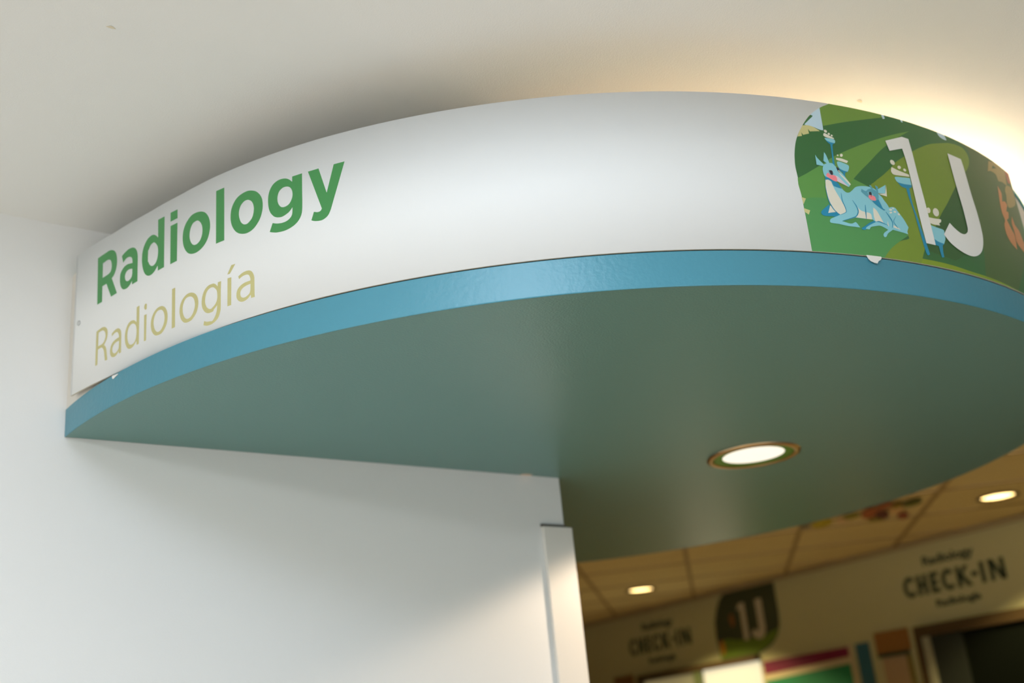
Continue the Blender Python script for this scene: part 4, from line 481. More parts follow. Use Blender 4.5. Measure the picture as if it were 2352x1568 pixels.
["deer","black",[[16219,1762,16234,1768,16252,1770,16265,1764,16269,1746,16267,1720,16261,1699,16251,1689,16237,1685,16225,1687,16218,1697,16213,1713,16210,1728,16210,1741,16212,1753]]],
["deer","pink",[[16189,1692,16199,1702,16215,1708,16235,1710,16263,1709,16296,1704,16320,1693,16331,1672,16333,1646,16327,1626,16309,1617,16284,1615,16259,1616,16234,1622,16210,1632,16193,1644,16185,1660,16185,1678]]],
["numeral","white",[[16870,2840,17310,3008,17468,2999,17472,2932,17476,2868,17480,2799,17483,2719,17484,2630,17483,2533,17483,2426,17483,2305,17486,2169,17489,2020,17493,1862,17495,1698,17496,1526,17496,1346,17495,1164,17495,984,17267,986,17265,1092,17262,1194,17260,1305,17260,1440,17262,1616,17267,1822,17271,2026,17274,2195,17274,2317,17273,2409,17270,2483,17267,2553,17261,2616,17255,2667,17248,2714,17241,2763,16913,2654]]],
["numeral","white",[[18524,2975,18940,2968,18946,2920,18951,2876,18957,2823,18962,2748,18966,2639,18970,2506,18974,2371,18979,2252,18986,2159,18995,2079,19003,2003,19009,1925,19011,1840,19012,1752,19010,1668,19006,1593,19000,1531,18993,1477,18982,1427,18967,1378,18947,1326,18924,1276,18897,1228,18868,1185,18837,1146,18803,1112,18767,1081,18728,1053,18685,1028,18640,1005,18593,986,18546,971,18501,960,18455,954,18409,952,18358,954,18303,960,18244,970,18185,984,18128,1001,18074,1020,18020,1043,17970,1068,17924,1095,17884,1127,17850,1162,17817,1199,17783,1235,18031,1500,18058,1480,18085,1459,18112,1439,18140,1421,18171,1404,18203,1387,18236,1373,18267,1362,18296,1356,18324,1352,18351,1352,18377,1355,18403,1361,18427,1371,18450,1383,18471,1397,18490,1411,18506,1428,18520,1447,18532,1469,18540,1492,18544,1516,18548,1547,18550,1593,18554,1654,18556,1727,18558,1811,18557,1904,18552,2006,18545,2118,18537,2239,18531,2369,18528,2510,18526,2662,18525,2819]]]]
BASE_ARC = [(30000, 3500), (15905, 3500), (15905, 3430), (15864, 3407), (15823, 3385), (15782, 3363), (15742, 3342), (15704, 3323), (15667, 3306), (15629, 3286), (15584, 3259), (15530, 3223), (15472, 3180), (15411, 3133), (15353, 3081), (15296, 3023), (15240, 2959), (15187, 2894), (15139, 2832), (15098, 2774), (15061, 2718), (15029, 2664), (15000, 2609), (14976, 2555), (14955, 2502), (14938, 2449), (14922, 2396), (14908, 2343), (14896, 2289), (14887, 2237), (14879, 2189), (14873, 2150), (14870, 2117), (14868, 2082), (14867, 2036), (14868, 1992), (14870, 1949), (14872, 1880), (14873, 1761), (14872, 1560), (14869, 1301), (14866, 1040), (14864, 832), (14863, 695), (14863, 597), (14863, 500), (30000, 500)]
PH0, PH1 = 184.84, 283.4
sg = thing('curved_sign_panel', 'long curved white sign panel reading Radiology in green with a green deer picture', 'sign', (CX, CY, ZP0))
bm = bmesh.new(); rows = []; n = 240
for i in range(n+1):
    ph = PH0+(PH1-PH0)*i/n
    rows.append([bm.verts.new(on_panel(ph, z, o_)) for o_, z in ((0, ZP0), (0, ZP1), (-0.0032, ZP1), (-0.0032, ZP0))])
for i in range(n):
    for j in range(4):
        f = bm.faces.new((rows[i][j], rows[i+1][j], rows[i+1][(j+1) % 4], rows[i][(j+1) % 4]))
        f.material_index = 0 if j == 0 else 1
        f.smooth = (j == 0)
for r_ in (rows[0], rows[-1]):
    f = bm.faces.new(r_); f.material_index = 1
me_ = link('panel_board', bm, [M['panel'], M['edge']], sg)

def art_mesh(bm, loops, layer, zc=True):
    """loops: flat integer lists (arc length, height above soffit) in 0.1 mm"""
    L = [[Vector((l[i]*1e-4, l[i+1]*1e-4, 0)) for i in range(0, len(l), 2)] for l in loops]
    flat = [q for l in L for q in l]
    b2 = bmesh.new()
    vv = [b2.verts.new(q) for q in flat]
    for tri in tessellate_polygon(L):
        try: b2.faces.new([vv[i] for i in tri])
        except ValueError: pass
    bmesh.ops.remove_doubles(b2, verts=b2.verts, dist=1e-6)
    def cut(co, no, clear):
        bmesh.ops.bisect_plane(b2, geom=b2.verts[:]+b2.edges[:]+b2.faces[:], dist=1e-7, plane_co=co, plane_no=no, clear_outer=clear)
    cut((0, ZP1-Z0-0.0002, 0), (0, 1, 0), True)
    cut((0, ZP0-Z0+0.0002, 0), (0, -1, 0), True)
    cut((math.radians(PH1-180)*R-0.0003, 0, 0), (1, 0, 0), True)
    if b2.verts:
        s0 = min(v.co.x for v in b2.verts); s1 = max(v.co.x for v in b2.verts)
        st_ = 0.012
        k = math.floor(s0/st_)+1
        while k*st_ < s1:
            cut((k*st_, 0, 0), (1, 0, 0), False); k += 1
    mp = {}
    for v in b2.verts:
        mp[v.index if False else v] = bm.verts.new(on_panel(180+math.degrees(v.co.x/R), Z0+v.co.y, 0.00008+layer*0.000012))
    for f in b2.faces:
        try:
            q = bm.faces.new([mp[v] for v in f.verts]); q.smooth = True
        except ValueError: pass
    b2.free()
def art_obj(name, items, parent):
    """items: list of (colour, loops); later ones lie over earlier ones"""
    global LAYER
    cols = []
    bm = bmesh.new()
    for col, loops in items:
        if col not in cols: cols.append(col)
        n0 = len(bm.faces)
        LAYER += 1
        art_mesh(bm, loops, LAYER)
        bm.faces.ensure_lookup_table()
        for f in bm.faces[n0:]: f.material_index = cols.index(col)
    me = bpy.data.meshes.new(name)
    bm.normal_update()
    for f in bm.faces:
        c = f.calc_center_median()
        if f.normal.dot(Vector((c.x-CX, c.y-CY, 0))) < 0: f.normal_flip()
    bm.to_mesh(me); bm.free()
    for c in cols: me.materials.append(AM[c])
    o = bpy.data.objects.new(name, me); COL.objects.link(o); o.parent = parent
    o.matrix_parent_inverse = Matrix.Translation(-Vector(parent.location))
    return o
LAYER = 0
by = {}
for grp, col, loops in ART: by.setdefault(grp, []).append((col, loops))
for col, loops in by['Radiology']:
    LAYER = 0; o = art_obj('green_letter', [(col, loops)], sg)
for col, loops in by['Radiologia']:
    LAYER = 0; o = art_obj('tan_letter', [(col, loops)], sg)
LAYER = 0
bg = by['background']
keep = BASE_ARC
bg[0] = ('g_dark', [[v for q in keep for v in q]])
pic = art_obj('landscape_picture', bg, sg); pic['label'] = 'green printed landscape with deer and flowers on the sign'
fl = by['flower']
per = []; cur = []
for it in fl:
    if it[0] == 'cream' and cur and cur[-1][0] == 'lblue': per.append(cur); cur = []
    cur.append(it)
per.append(cur)
for it in per: art_obj('flower', it, pic)
dr = by['deer']
art_obj('blue_deer', dr, pic)
for it in by['numeral']:
    o = art_obj('white_character', [it], sg)
# seam near the right end of the panel
bm = bmesh.new()
ph = 281.0
vs_ = [bm.verts.new(on_panel(a, z, 0.0042)) for a, z in ((ph, ZP0+0.0003), (ph+0.07, ZP0+0.0003), (ph+0.07, ZP0+0.11), (ph, ZP0+0.11))]
bm.faces.new(vs_); link('seam', bm, AM['g_strip'], sg)
# screw at the left end
ph, zz = 185.75, CAM_Z+1.299*S
c0 = on_panel(ph, zz, 0.0002); a = math.radians(ph); tv = Vector((-math.sin(a), math.cos(a), 0)); nv = Vector((math.cos(a), math.sin(a), 0))
bm = bmesh.new()
prev = None
for rr, oo in ((0.0052, 0.0), (0.0050, 0.0012), (0.0035, 0.0022), (0.0, 0.0024)):
    ring = [bm.verts.new(c0+tv*rr*math.cos(k*math.pi/8)+Vector((0, 0, rr*math.sin(k*math.pi/8)))+nv*oo) for k in range(16)]
    if prev:
        for k in range(16): bm.faces.new((prev[k], prev[(k+1) % 16], ring[(k+1) % 16], ring[k]))
    prev = ring
bmesh.ops.remove_doubles(bm, verts=bm.verts, dist=1e-5)
link('screw', bm, mat('screw_metal', (0.62, 0.64, 0.64), 0.35, metal=0.6), sg)

def band_patch(name, pts, label, m, lift=0.0012, curl=0.0):
    bm = bmesh.new()
    vs_ = []
    zmin = min(z for s_, z in pts)
    for s_, z in pts:
        a = s_/R+math.pi; r = R+lift+curl*(1-(z-zmin)/0.012)
        vs_.append(bm.verts.new((CX+r*math.cos(a), CY+r*math.sin(a), Z0+z)))
    f = bm.faces.new(vs_)
    r = bmesh.ops.extrude_face_region(bm, geom=[f])
    for v in [e for e in r['geom'] if isinstance(e, bmesh.types.BMVert)]:
        d = Vector((v.co.x-CX, v.co.y-CY, 0)).normalized(); v.co -= d*0.0008
    o = link(name, bm, m); tag(o, label, 'tape'); return o
M['tape'] = mat('white_tape', (0.82, 0.81, 0.78), 0.5)
band_patch('torn_tape', [(1.5871, .0600), (1.6166, .0600), (1.6166, .0574), (1.6127, .0533), (1.6075, .0505), (1.6037, .0459), (1.5983, .0463), (1.592, .0488), (1.5885, .0530)], 'torn white scrap of tape hanging below the deer picture', M['tape'], 0.0022, 0.002)
band_patch('torn_tape', [(.2418, .0537), (.2624, .0516), (.2590, .0500), (.2460, .0470), (.2425, .0490)], 'tiny pale tape scrap at the left end of the blue band', M['tape'])

# ------------------------------------------------------------------ downlights
M['lampw'] = mat('lamp_diffuser', (0.9, 0.85, 0.75), 0.5, emit=(1.0, 0.93, 0.80), estr=CAN_E)
M['lampf'] = mat('far_lamp_diffuser', (0.9, 0.85, 0.7), 0.5, emit=(1.0, 0.88, 0.66), estr=FAR_E)
M['ring'] = mat('brushed_bronze_ring', (0.62, 0.42, 0.22), 0.28, metal=0.9)
M['baffle'] = mat('green_reflection_paint', (0.11, 0.33, 0.04), 0.4, metal=0.3)  # green reflection painted into the colour of the cone
M['farring'] = mat('dark_lamp_ring', (0.16, 0.12, 0.05), 0.5)
def downlight(loc, r, r_in, z, mats, label, depth=0.03, cutd=0.03, group=None):
    d = thing('recessed_downlight', label, 'light', (loc[0], loc[1], z), group)
    x, y = loc
    bm = bmesh.new()
    ring_profile(bm, [(r, z-0.0002), (r*0.985, z-0.004), (r*0.90, z-0.0050), (r*0.85, z-0.0035), (r*0.85, z+0.001), (r, z+0.001)], x, y, n=64, close=True)
    link('trim_ring', bm, mats[0], d, True)
    bm = bmesh.new()
    ring_profile(bm, [(r*0.855, z-0.0030), (r_in*1.02, z+cutd*0.25), (r_in, z+cutd*0.6), (r_in, z+depth), (r*0.88, z+depth), (r*0.88, z-0.001)], x, y, n=64, close=True)
    link('reflector', bm, mats[1], d, True)
    bm = bmesh.new()
    bmesh.ops.create_circle(bm, cap_ends=True, radius=r_in*0.995, segments=48, matrix=Matrix.Translation((x, y, z+cutd)))
    link('diffuser', bm, mats[2], d)
    return d
dl = downlight((LX, LY), LR, 0.113*S, Z0, (M['ring'], M['baffle'], M['lampw']), 'large round downlight with bronze ring glowing in the teal canopy underside', 0.02, 0.0005)
lt = bpy.data.lights.new('downlight_beam', 'SPOT'); lt.energy = CAN_P; lt.color = CAN_C; lt.spot_size = math.radians(142); lt.spot_blend = 0.18; lt.shadow_soft_size = 0.05
lo = bpy.data.objects.new('downlight_beam', lt); COL.objects.link(lo); lo.parent = dl; lo.matrix_parent_inverse = Matrix.Translation(-Vector(dl.location)); lo.location = (LX, LY, Z0-0.012)
FAR = [((8.044, 8.874), 'small round downlight left of the dark 1J wall plaque, in the far tiled ceiling'),
       ((8.191, 4.825), 'small round downlight at the right edge above the CHECK-IN lettering, in the far tiled ceiling'),
       ((8.19, 2.60), 'round downlight in the far ceiling beyond the right edge of the view'),
       ((5.6, 7.6), 'round downlight in the far tiled ceiling hidden behind the canopy')]
for (ux, uy), lab in FAR:
    x, y = ux*S, uy*S
    d = downlight((x, y), 0.104, 0.082, ZC-0.002, (M['farring'], M['farring'], M['lampf']), lab, 0.03, 0.006)
    lt = bpy.data.lights.new('far_beam', 'SPOT'); lt.energy = FAR_P; lt.color = FAR_C; lt.spot_size = math.radians(126); lt.spot_blend = 0.3; lt.shadow_soft_size = 0.05
    lo = bpy.data.objects.new('far_beam', lt); COL.objects.link(lo); lo.parent = d; lo.matrix_parent_inverse = Matrix.Translation(-Vector(d.location)); lo.location = (x, y, ZC-0.012)
# hall ceiling panels (behind the photographer)
for i, (px_, py_, pw_) in enumerate(PANELS):
    d = thing('ceiling_light_panel', ('rectangular cool white ceiling light panel left of the view near the wall', 'rectangular cool white ceiling light panel above and behind the lens')[i], 'light', (px_, py_, ZC))
    hx = 0.60 if px_ < 0 else 0.30
    bm = bmesh.new()
    for dims in ((px_-hx-0.03, px_+hx+0.03, py_-0.33, py_-0.30, ZC-0.014, ZC-0.0003), (px_-hx-0.03, px_+hx+0.03, py_+0.30, py_+0.33, ZC-0.014, ZC-0.0003), (px_-hx-0.03, px_-hx, py_-0.30, py_+0.30, ZC-0.014, ZC-0.0003), (px_+hx, px_+hx+0.03, py_-0.30, py_+0.30, ZC-0.014, ZC-0.0003)): box(bm, *dims)
    link('frame', bm, M['trim'], d)
    boxo('diffuser', mat('panel_diffuser', (0.9, 0.9, 0.9), 0.5, emit=(0.86, 0.94, 1.0), estr=4), (px_-hx, px_+hx, py_-0.30, py_+0.30, ZC-0.008, ZC-0.0003), d)
# warm cove lamps standing on top of the canopy, washing the ceiling
for i, (ux, uy, lab) in enumerate(((3.2, 2.1, 'small warm cove lamp on top of the canopy above the deer picture'), (4.0, 2.6, 'small warm cove lamp on top of the canopy at its right end'), (2.6, 2.4, 'small warm cove lamp on top of the canopy behind the plain white stretch of sign'))):
    if not COVE[i]: continue
    x, y = ux*S, uy*S
    d = thing('cove_lamp', lab, 'lamp', (x, y, ZT))
    bm = bmesh.new(); ring_profile(bm, [(0.0, ZT+0.012), (0.030, ZT+0.012), (0.034, ZT+0.009), (0.034, ZT+0.0004), (0.0, ZT+0.0004)], x, y, n=28)
    bmesh.ops.remove_doubles(bm, verts=bm.verts, dist=1e-5)
    link('base', bm, M['trim'], d, True)
    bm = bmesh.new(); ring_profile(bm, [(0.0, ZT+0.022), (0.012, ZT+0.019), (0.018, ZT+0.0125)], x, y, n=20)
    bmesh.ops.remove_doubles(bm, verts=bm.verts, dist=1e-5)
    link('bulb', bm, mat('warm_bulb', (0.9, 0.8, 0.6), 0.4, emit=(1.0, 0.78, 0.5), estr=6), d, True)
    lt = bpy.data.lights.new('cove_light', 'POINT'); lt.energy = COVE[i]; lt.color = COVE_C[i]; lt.shadow_soft_size = 0.028
    lo = bpy.data.objects.new('cove_light', lt); COL.objects.link(lo); lo.parent = d; lo.matrix_parent_inverse = Matrix.Translation(-Vector(d.location)); lo.location = (x, y, ZT+0.036)

# ------------------------------------------------------------------ far wall: lettering, plaque, posters, windows
bf = None
M['ink'] = mat('dark_green_lettering', (0.035, 0.055, 0.03), 0.5)
def wall_text(name, body, yc, z, h_, w_, depth, parent, bold=0.0, m=None, xo=0.0):
    cu = bpy.data.curves.new(name, 'FONT'); cu.body = body; cu.size = 1.0; cu.extrude = 0.0; cu.offset = bold; cu.resolution_u = 3
    ob = bpy.data.objects.new(name, cu); COL.objects.link(ob)
    dg = bpy.context.evaluated_depsgraph_get(); dg.update()
    me = bpy.data.meshes.new_from_object(ob.evaluated_get(dg))
    bpy.data.objects.remove(ob)
    xs = [v.co.x for v in me.vertices]; ys = [v.co.y for v in me.vertices]
    x0, x1 = min(xs), max(xs); y0, y1 = min(ys), max(ys)
    if h_[1] is not None: y0, y1 = h_[1], h_[2]
    for v in me.vertices:
        u = (v.co.x-x0)/(x1-x0); t_ = (v.co.y-y0)/(y1-y0)
        v.co = Vector((XF-depth-xo, yc+w_/2-u*w_, z+t_*h_[0]))
    me.materials.clear(); me.materials.append(m or M['ink'])
    o = bpy.data.objects.new(name, me); COL.objects.link(o)
    bm = bmesh.new(); bm.from_mesh(me)
    r = bmesh.ops.extrude_face_region(bm, geom=bm.faces[:])
    for v in [e for e in r['geom'] if isinstance(e, bmesh.types.BMVert)]: v.co.x += depth*0.9
    bmesh.ops.recalc_face_normals(bm, faces=bm.faces); bm.to_mesh(me); bm.free()
    if parent: o.parent = parent; o.matrix_parent_inverse = Matrix.Translation(-Vector(parent.location))
    return o

def stroke_letters(name, yc, z0, h_, w_, sw, parent):
    """bold condensed capitals built from strokes: C H E C K - I N"""
    bm = bmesh.new(); x0 = XF-0.004; x1 = XF-0.0006
    def P2(u, v): return (yc+w_/2-u*w_, z0+v*h_)
    def quad(pts):
        a = [bm.verts.new((x0, *P2(u, v))) for u, v in pts]; c = [bm.verts.new((x1, *P2(u, v))) for u, v in pts]
        bm.faces.new(a); bm.faces.new(c[::-1])
        for i in range(len(pts)): bm.faces.new((a[i], c[i], c[(i+1) % len(pts)], a[(i+1) % len(pts)]))
    s = sw/w_; t_ = sw/h_
    def bar(u0, u1, v0, v1): quad([(u0, v0), (u1, v0), (u1, v1), (u0, v1)])
    def C(u0, u1):
        um = u0+(u1-u0)*0.56; ro = um-u0
        n_ = 22
        for i in range(n_):
            q = []
            for a in (42+(318-42)*i/n_, 42+(318-42)*(i+1)/n_):
                ca, sa = math.cos(math.radians(a)), math.sin(math.radians(a)); q.append((ca, sa))
            (c0, s0), (c1, s1) = q
            quad([(um+ro*c0, 0.5+0.52*s0), (um+ro*c1, 0.5+0.52*s1), (um+(ro-s)*c1, 0.5+(0.52-t_)*s1), (um+(ro-s)*c0, 0.5+(0.52-t_)*s0)])
    def H(u0, u1): bar(u0, u0+s, 0, 1); bar(u1-s, u1, 0, 1); bar(u0+s, u1-s, 0.5-t_/2, 0.5+t_/2)
    def E(u0, u1):
        bar(u0, u0+s, 0, 1)
        for v in (0, 0.5-t_/2, 1-t_): bar(u0+s, u1 if v != 0.5-t_/2 else u1-0.01, v, v+t_)
    C(0.0, 0.125); H(0.145, 0.250); E(0.282, 0.368); C(0.395, 0.520)
    bar(0.548, 0.548+s, 0, 1)
    quad([(0.548+s, 0.42), (0.548+s, 0.62), (0.625, 1.0), (0.625+s*1.25, 1.0)]); quad([(0.575, 0.50), (0.640, 0.0), (0.640+s*1.25, 0.0), (0.575+s*0.9, 0.62)])
    bar(0.692, 0.748, 0.40, 0.40+t_)
    bar(0.778, 0.778+s, 0, 1)
    bar(0.862, 0.862+s, 0, 1); bar(0.975-s*0.2, 0.975+s*0.8, 0, 1); quad([(0.862, 1), (0.862+s*1.15, 1), (0.975+s*0.8, 0), (0.975-s*0.4, 0)])
    return link(name, bm, M['ink'], parent)
for yc, lab in ((3.915, 'dark CHECK-IN wall lettering at the right, above the dark window'), (6.452, 'blurred dark CHECK-IN wall lettering at the left of the 1J plaque')):
    d = thing('check_in_lettering', lab, 'sign', (XF, yc, 2.4), 'CHECK-IN lettering on the far wall')
    stroke_letters('main_line', yc, 2.362, 0.118, 0.675, 0.026, d)
    wall_text('upper_line', 'Radiology', yc, 2.528, (0.052, 0.0, 0.72), 0.345, 0.003, d, 0.03)
    wall_text('lower_line', 'Radiolog\u00eda', yc-0.01, 2.283, (0.040, 0.0, 0.72), 0.295, 0.003, d, 0.032)
def flat_poly(name, pts, x, m, parent=None, th=0.002):
    bm = bmesh.new()
    a = [bm.verts.new((x, y, z)) for y, z in pts]; b = [bm.verts.new((x+th, y, z)) for y, z in pts]
    bm.faces.new(a); bm.faces.new(b)
    for i in range(len(pts)): bm.faces.new((a[i], a[(i+1) % len(pts)], b[(i+1) % len(pts)], b[i]))
    return link(name, bm, m, parent)
pq = thing('number_plaque', 'dark rounded green plaque with a white 1J, up against the ceiling of the far wall', 'sign', (XF, 5.55, 2.43))
flat_poly('plaque_board', [(5.731, 2.648), (5.778, 2.61), (5.818, 2.547), (5.848, 2.469), (5.857, 2.371), (5.848, 2.318), (5.835, 2.206), (5.502, 2.206), (5.450, 2.218), (5.390, 2.238), (5.335, 2.266), (5.288, 2.313), (5.262, 2.377), (5.255, 2.455), (5.255, 2.648)], XF-0.006, mat('plaque_print', (0.040, 0.052, 0.026), 0.5), pq, 0.0055)
def blob(yc, zc, ry, rz, n=14): return [(yc+ry*math.cos(2*math.pi*i/n), zc+rz*math.sin(2*math.pi*i/n)) for i in range(n)]
flat_poly('grass_print', [(5.836, 2.215), (5.845, 2.30), (5.77, 2.345), (5.63, 2.318), (5.42, 2.31), (5.33, 2.335), (5.277, 2.345), (5.300, 2.305), (5.345, 2.266), (5.40, 2.240), (5.46, 2.222), (5.502, 2.212)], XF-0.0075, mat('plaque_grass', (0.13, 0.21, 0.02), 0.5), pq, 0.0012)
flat_poly('orange_print', blob(5.806, 2.290, 0.022, 0.050), XF-0.009, mat('plaque_orange', (0.55, 0.24, 0.03), 0.5), pq, 0.0012)
flat_poly('orange_print', blob(5.680, 2.460, 0.020, 0.045), XF-0.009, mat('plaque_rust', (0.24, 0.10, 0.03), 0.5), pq, 0.0012)
wp = mat('plaque_white', (0.50, 0.45, 0.33), 0.5)
flat_poly('numeral_one', [(5.622, 2.520), (5.592, 2.560), (5.545, 2.560), (5.545, 2.311), (5.590, 2.311), (5.590, 2.520)], XF-0.010, wp, pq, 0.0015)
flat_poly('letter_j', [(5.441, 2.562), (5.385, 2.562), (5.385, 2.362), (5.398, 2.322), (5.430, 2.300), (5.475, 2.305), (5.517, 2.342), (5.488, 2.372), (5.455, 2.350), (5.441, 2.372)], XF-0.010, wp, pq, 0.0015)

def windowo(name, y0, y1, z0, z1, glass, fw, label_parts):
    w = struct(boxo(name, glass, (XF-0.012, XF-0.002, y0, y1, z0, z1)))
    return w
# lit reception window below the plaque
M['litpane'] = mat('lit_window_pane', (0.25, 0.24, 0.18), 0.3, emit=(1.0, 0.90, 0.62), estr=LIT_E)
M['dimpane'] = mat('dim_window_pane', (0.12, 0.13, 0.08), 0.3, emit=(1.0, 0.78, 0.36), estr=LIT_E*0.26)
w = struct(boxo('window_2', M['litpane'], (XF-0.012, XF-0.002, 5.487, 6.030, 1.0, 2.163)))
boxo('side_pane', M['dimpane'], (XF-0.012, XF-0.002, 6.110, 6.660, 1.0, 2.155), w)
bm = bmesh.new()
box(bm, XF-0.045, XF-0.002, 5.487, 6.705, 2.163, 2.206); box(bm, XF-0.045, XF-0.002, 6.660, 6.705, 1.0, 2.163); box(bm, XF-0.045, XF-0.002, 5.44, 6.705, 0.95, 1.0)
link('window_frame', bm, M['brown'], w)
boxo('mullion', mat('green_mullion', (0.10, 0.13, 0.06), 0.4), (XF-0.04, XF-0.002, 6.035, 6.105, 1.0, 2.163), w)
# dark window at the right
w = struct(boxo('window_3', M['black'], (XF-0.012, XF-0.002, 2.4, 3.925, 1.0, 2.125)))
boxo('side_pane', mat('grey_window_pane', (0.03, 0.036, 0.03), 0.3, spec=0.2), (XF-0.014, XF-0.002, 3.925, 4.135, 1.0, 2.135), w)
bm = bmesh.new()
box(bm, XF-0.045, XF-0.002, 2.35, 4.222, 2.128, 2.190); box(bm, XF-0.045, XF-0.002, 4.186, 4.222, 1.0, 2.128); box(bm, XF-0.045, XF-0.002, 2.35, 4.222, 0.95, 1.0)
link('window_frame', bm, M['brown'], w)
boxo('steel_edge', mat('grey_green_edge', (0.34, 0.34, 0.24), 0.4), (XF-0.03, XF-0.002, 4.137, 4.184, 1.0, 2.128), w)
# poster board
pb = thing('poster_board', 'large green poster with a magenta top strip beside the lit window', 'poster', (XF, 5.09, 1.6))
boxo('frame', mat('poster_frame', (0.52, 0.44, 0.28), 0.5), (XF-0.014, XF-0.001, 4.715, 5.460, 1.2, 2.160), pb)
flat_poly('magenta_strip', [(5.452, 2.150), (4.735, 2.150), (4.735, 2.092), (5.452, 2.066)], XF-0.017, mat('magenta_print', (0.17, 0.008, 0.05), 0.5, noise=0.35, nscale=6), pb)
flat_poly('green_sheet', [(5.452, 2.026), (4.738, 2.050), (4.738, 1.22), (5.452, 1.22)], XF-0.017, mat('green_print', (0.010, 0.20, 0.085), 0.5, noise=0.15, nscale=5), pb)
tag(boxo('blue_notice', mat('blue_print', (0.025, 0.12, 0.18), 0.5), (XF-0.008, XF-0.001, 4.582, 4.685, 1.3, 2.158)), 'narrow blue notice panel hanging right of the green poster', 'notice')
nb = thing('notice_holder', 'orange-brown headed notice holder with a tan sheet beside the dark window', 'notice', (XF, 4.41, 1.8))
boxo('header', mat('orange_brown_board', (0.27, 0.125, 0.03), 0.5), (XF-0.012, XF-0.001, 4.284, 4.530, 2.073, 2.200), nb)
boxo('clip_bar', M['ink'], (XF-0.022, XF-0.001, 4.300, 4.520, 2.052, 2.073), nb)
boxo('sheet', mat('tan_sheet', (0.42, 0.30, 0.18), 0.6), (XF-0.006, XF-0.001, 4.330, 4.505, 1.5, 2.048), nb)
boxo('olive_frame', mat('olive_edge', (0.20, 0.17, 0.04), 0.5), (XF-0.005, XF-0.001, 4.295, 4.330, 1.5, 2.052), nb)
tag(boxo('brown_notice', mat('brown_board', (0.20, 0.10, 0.03), 0.5), (XF-0.012, XF-0.001, 6.785, 7.010, 2.0, 2.228)), 'small brown notice board left of the lit window', 'notice')
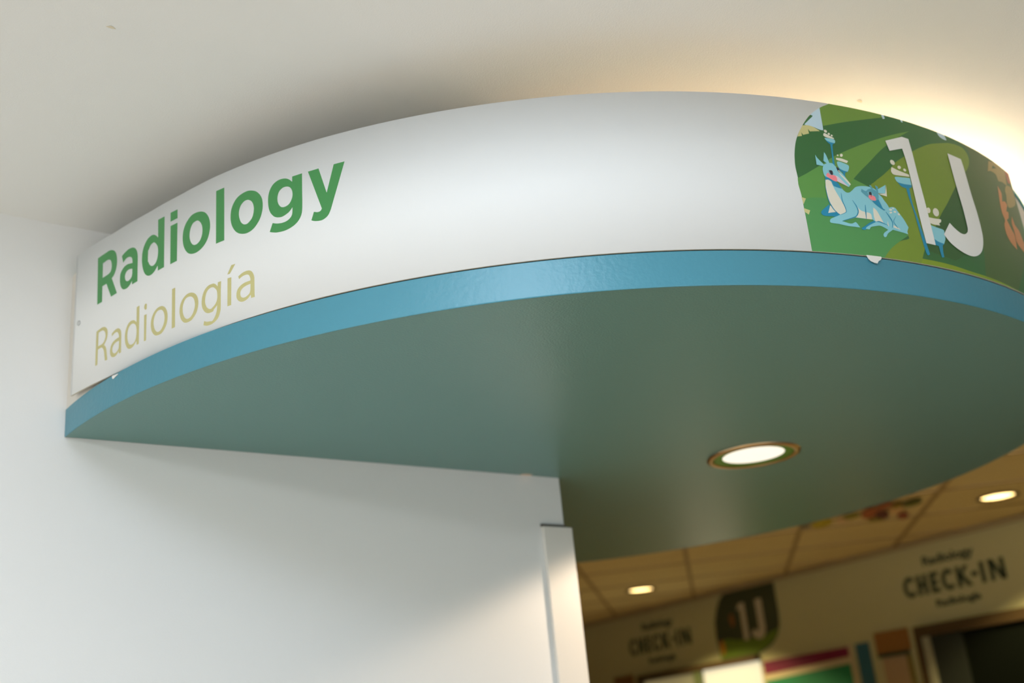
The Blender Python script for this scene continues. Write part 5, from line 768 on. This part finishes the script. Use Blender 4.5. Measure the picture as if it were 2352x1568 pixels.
# coloured paper cut-outs on the far ceiling
cm = thing('ceiling_mural', 'colourful flower and leaf picture on the far tiled ceiling at the edge of the canopy', 'picture', (4.95, 3.6, ZC))
def leafc(name, pts, col, off):
    bm = bmesh.new()
    f = bm.faces.new([bm.verts.new((x, y, ZC-0.003-off)) for x, y in pts])
    r = bmesh.ops.extrude_face_region(bm, geom=[f])
    for v in [e for e in r['geom'] if isinstance(e, bmesh.types.BMVert)]: v.co.z += 0.0005
    link(name, bm, mat(name+'_print', col, 0.6), cm)
MURAL = [('leaf', [[4.783, 3.893], [4.799, 3.908], [4.812, 3.926], [4.82, 3.942], [4.821, 3.956], [4.816, 3.966], [4.805, 3.97], [4.79, 3.968], [4.772, 3.96], [4.754, 3.947], [4.737, 3.931], [4.725, 3.914], [4.718, 3.898], [4.717, 3.884], [4.722, 3.875], [4.732, 3.871], [4.747, 3.873], [4.765, 3.88]], [0.27, 0.257, 0.216], 0.0), ('leaf', [[4.819, 3.777], [4.85, 3.805], [4.875, 3.837], [4.891, 3.869], [4.896, 3.897], [4.89, 3.917], [4.873, 3.928], [4.847, 3.926], [4.816, 3.914], [4.783, 3.892], [4.753, 3.863], [4.729, 3.831], [4.714, 3.8], [4.709, 3.773], [4.716, 3.754], [4.732, 3.744], [4.757, 3.745], [4.787, 3.756]], [0.567, 0.486, 0.016], 0.0006), ('petal', [[4.872, 3.711], [4.894, 3.73], [4.911, 3.751], [4.923, 3.772], [4.928, 3.789], [4.924, 3.802], [4.912, 3.808], [4.895, 3.806], [4.873, 3.797], [4.85, 3.782], [4.829, 3.763], [4.811, 3.742], [4.8, 3.721], [4.796, 3.704], [4.8, 3.692], [4.811, 3.686], [4.828, 3.688], [4.849, 3.696]], [0.837, 0.621, 0.405], 0.0012), ('leaf', [[4.844, 3.618], [4.863, 3.636], [4.878, 3.657], [4.888, 3.679], [4.891, 3.699], [4.886, 3.715], [4.874, 3.724], [4.857, 3.726], [4.837, 3.72], [4.815, 3.707], [4.796, 3.689], [4.781, 3.668], [4.772, 3.646], [4.77, 3.627], [4.775, 3.611], [4.786, 3.602], [4.803, 3.6], [4.823, 3.606]], [0.324, 0.311, 0.041], 0.0018), ('leaf', [[5.101, 3.665], [5.111, 3.675], [5.114, 3.687], [5.112, 3.699], [5.103, 3.71], [5.09, 3.719], [5.074, 3.724], [5.056, 3.725], [5.039, 3.721], [5.026, 3.714], [5.017, 3.704], [5.013, 3.692], [5.016, 3.68], [5.024, 3.669], [5.037, 3.66], [5.053, 3.655], [5.071, 3.654], [5.087, 3.658]], [0.351, 0.324, 0.041], 0.0024), ('flower', [[4.864, 3.514], [4.903, 3.545], [4.939, 3.58], [4.967, 3.615], [4.984, 3.646], [4.987, 3.668], [4.976, 3.679], [4.952, 3.678], [4.919, 3.664], [4.88, 3.639], [4.84, 3.608], [4.805, 3.573], [4.779, 3.539], [4.763, 3.51], [4.761, 3.489], [4.771, 3.478], [4.794, 3.479], [4.826, 3.491]], [0.459, 0.135, 0.054], 0.003), ('flower', [[5.026, 3.577], [5.058, 3.604], [5.08, 3.629], [5.091, 3.65], [5.088, 3.662], [5.072, 3.665], [5.044, 3.659], [5.009, 3.644], [4.971, 3.622], [4.935, 3.596], [4.904, 3.569], [4.883, 3.545], [4.873, 3.526], [4.876, 3.514], [4.892, 3.51], [4.918, 3.516], [4.951, 3.53], [4.989, 3.551]], [0.135, 0.024, 0.03], 0.0036), ('flower', [[4.8, 3.381], [4.823, 3.4], [4.844, 3.423], [4.861, 3.449], [4.871, 3.475], [4.874, 3.496], [4.869, 3.51], [4.856, 3.516], [4.837, 3.513], [4.814, 3.501], [4.791, 3.481], [4.771, 3.457], [4.754, 3.431], [4.744, 3.407], [4.742, 3.386], [4.748, 3.372], [4.76, 3.366], [4.778, 3.369]], [0.432, 0.149, 0.068], 0.0042), ('petal', [[4.959, 3.437], [4.985, 3.458], [5.008, 3.482], [5.026, 3.506], [5.035, 3.528], [5.034, 3.544], [5.024, 3.552], [5.005, 3.552], [4.981, 3.544], [4.954, 3.527], [4.927, 3.506], [4.905, 3.482], [4.888, 3.458], [4.88, 3.437], [4.881, 3.422], [4.891, 3.414], [4.908, 3.414], [4.932, 3.422]], [0.891, 0.621, 0.351], 0.0048), ('flower', [[5.152, 3.55], [5.18, 3.573], [5.202, 3.595], [5.215, 3.614], [5.217, 3.627], [5.208, 3.633], [5.189, 3.631], [5.162, 3.621], [5.132, 3.604], [5.101, 3.584], [5.073, 3.561], [5.052, 3.54], [5.04, 3.522], [5.038, 3.509], [5.047, 3.503], [5.065, 3.505], [5.091, 3.514], [5.121, 3.53]], [0.351, 0.095, 0.068], 0.0054), ('leaf', [[4.856, 3.366], [4.877, 3.382], [4.896, 3.401], [4.909, 3.419], [4.916, 3.435], [4.915, 3.447], [4.907, 3.452], [4.893, 3.451], [4.873, 3.444], [4.852, 3.431], [4.831, 3.415], [4.813, 3.396], [4.8, 3.378], [4.793, 3.363], [4.794, 3.351], [4.802, 3.346], [4.816, 3.346], [4.835, 3.353]], [0.297, 0.216, 0.027], 0.006), ('leaf', [[4.902, 3.284], [4.923, 3.301], [4.941, 3.324], [4.955, 3.348], [4.961, 3.372], [4.96, 3.392], [4.952, 3.406], [4.937, 3.412], [4.917, 3.409], [4.895, 3.398], [4.874, 3.38], [4.856, 3.357], [4.844, 3.333], [4.838, 3.31], [4.839, 3.29], [4.847, 3.277], [4.862, 3.271], [4.881, 3.273]], [0.135, 0.162, 0.027], 0.0066)]
for a in MURAL: leafc(*a)
# small sprinkler
sp = thing('ceiling_sprinkler', 'small dark sprinkler head on the far ceiling beside the corner trim', 'sprinkler', (4.80, 5.95, ZC))
bm = bmesh.new(); ring_profile(bm, [(0.0, ZC-0.035), (0.025, ZC-0.033), (0.025, ZC-0.028), (0.010, ZC-0.026), (0.010, ZC-0.010), (0.040, ZC-0.008), (0.040, ZC-0.003)], 4.80, 5.95, n=20)
link('sprinkler_head', bm, M['farring'], sp, True)
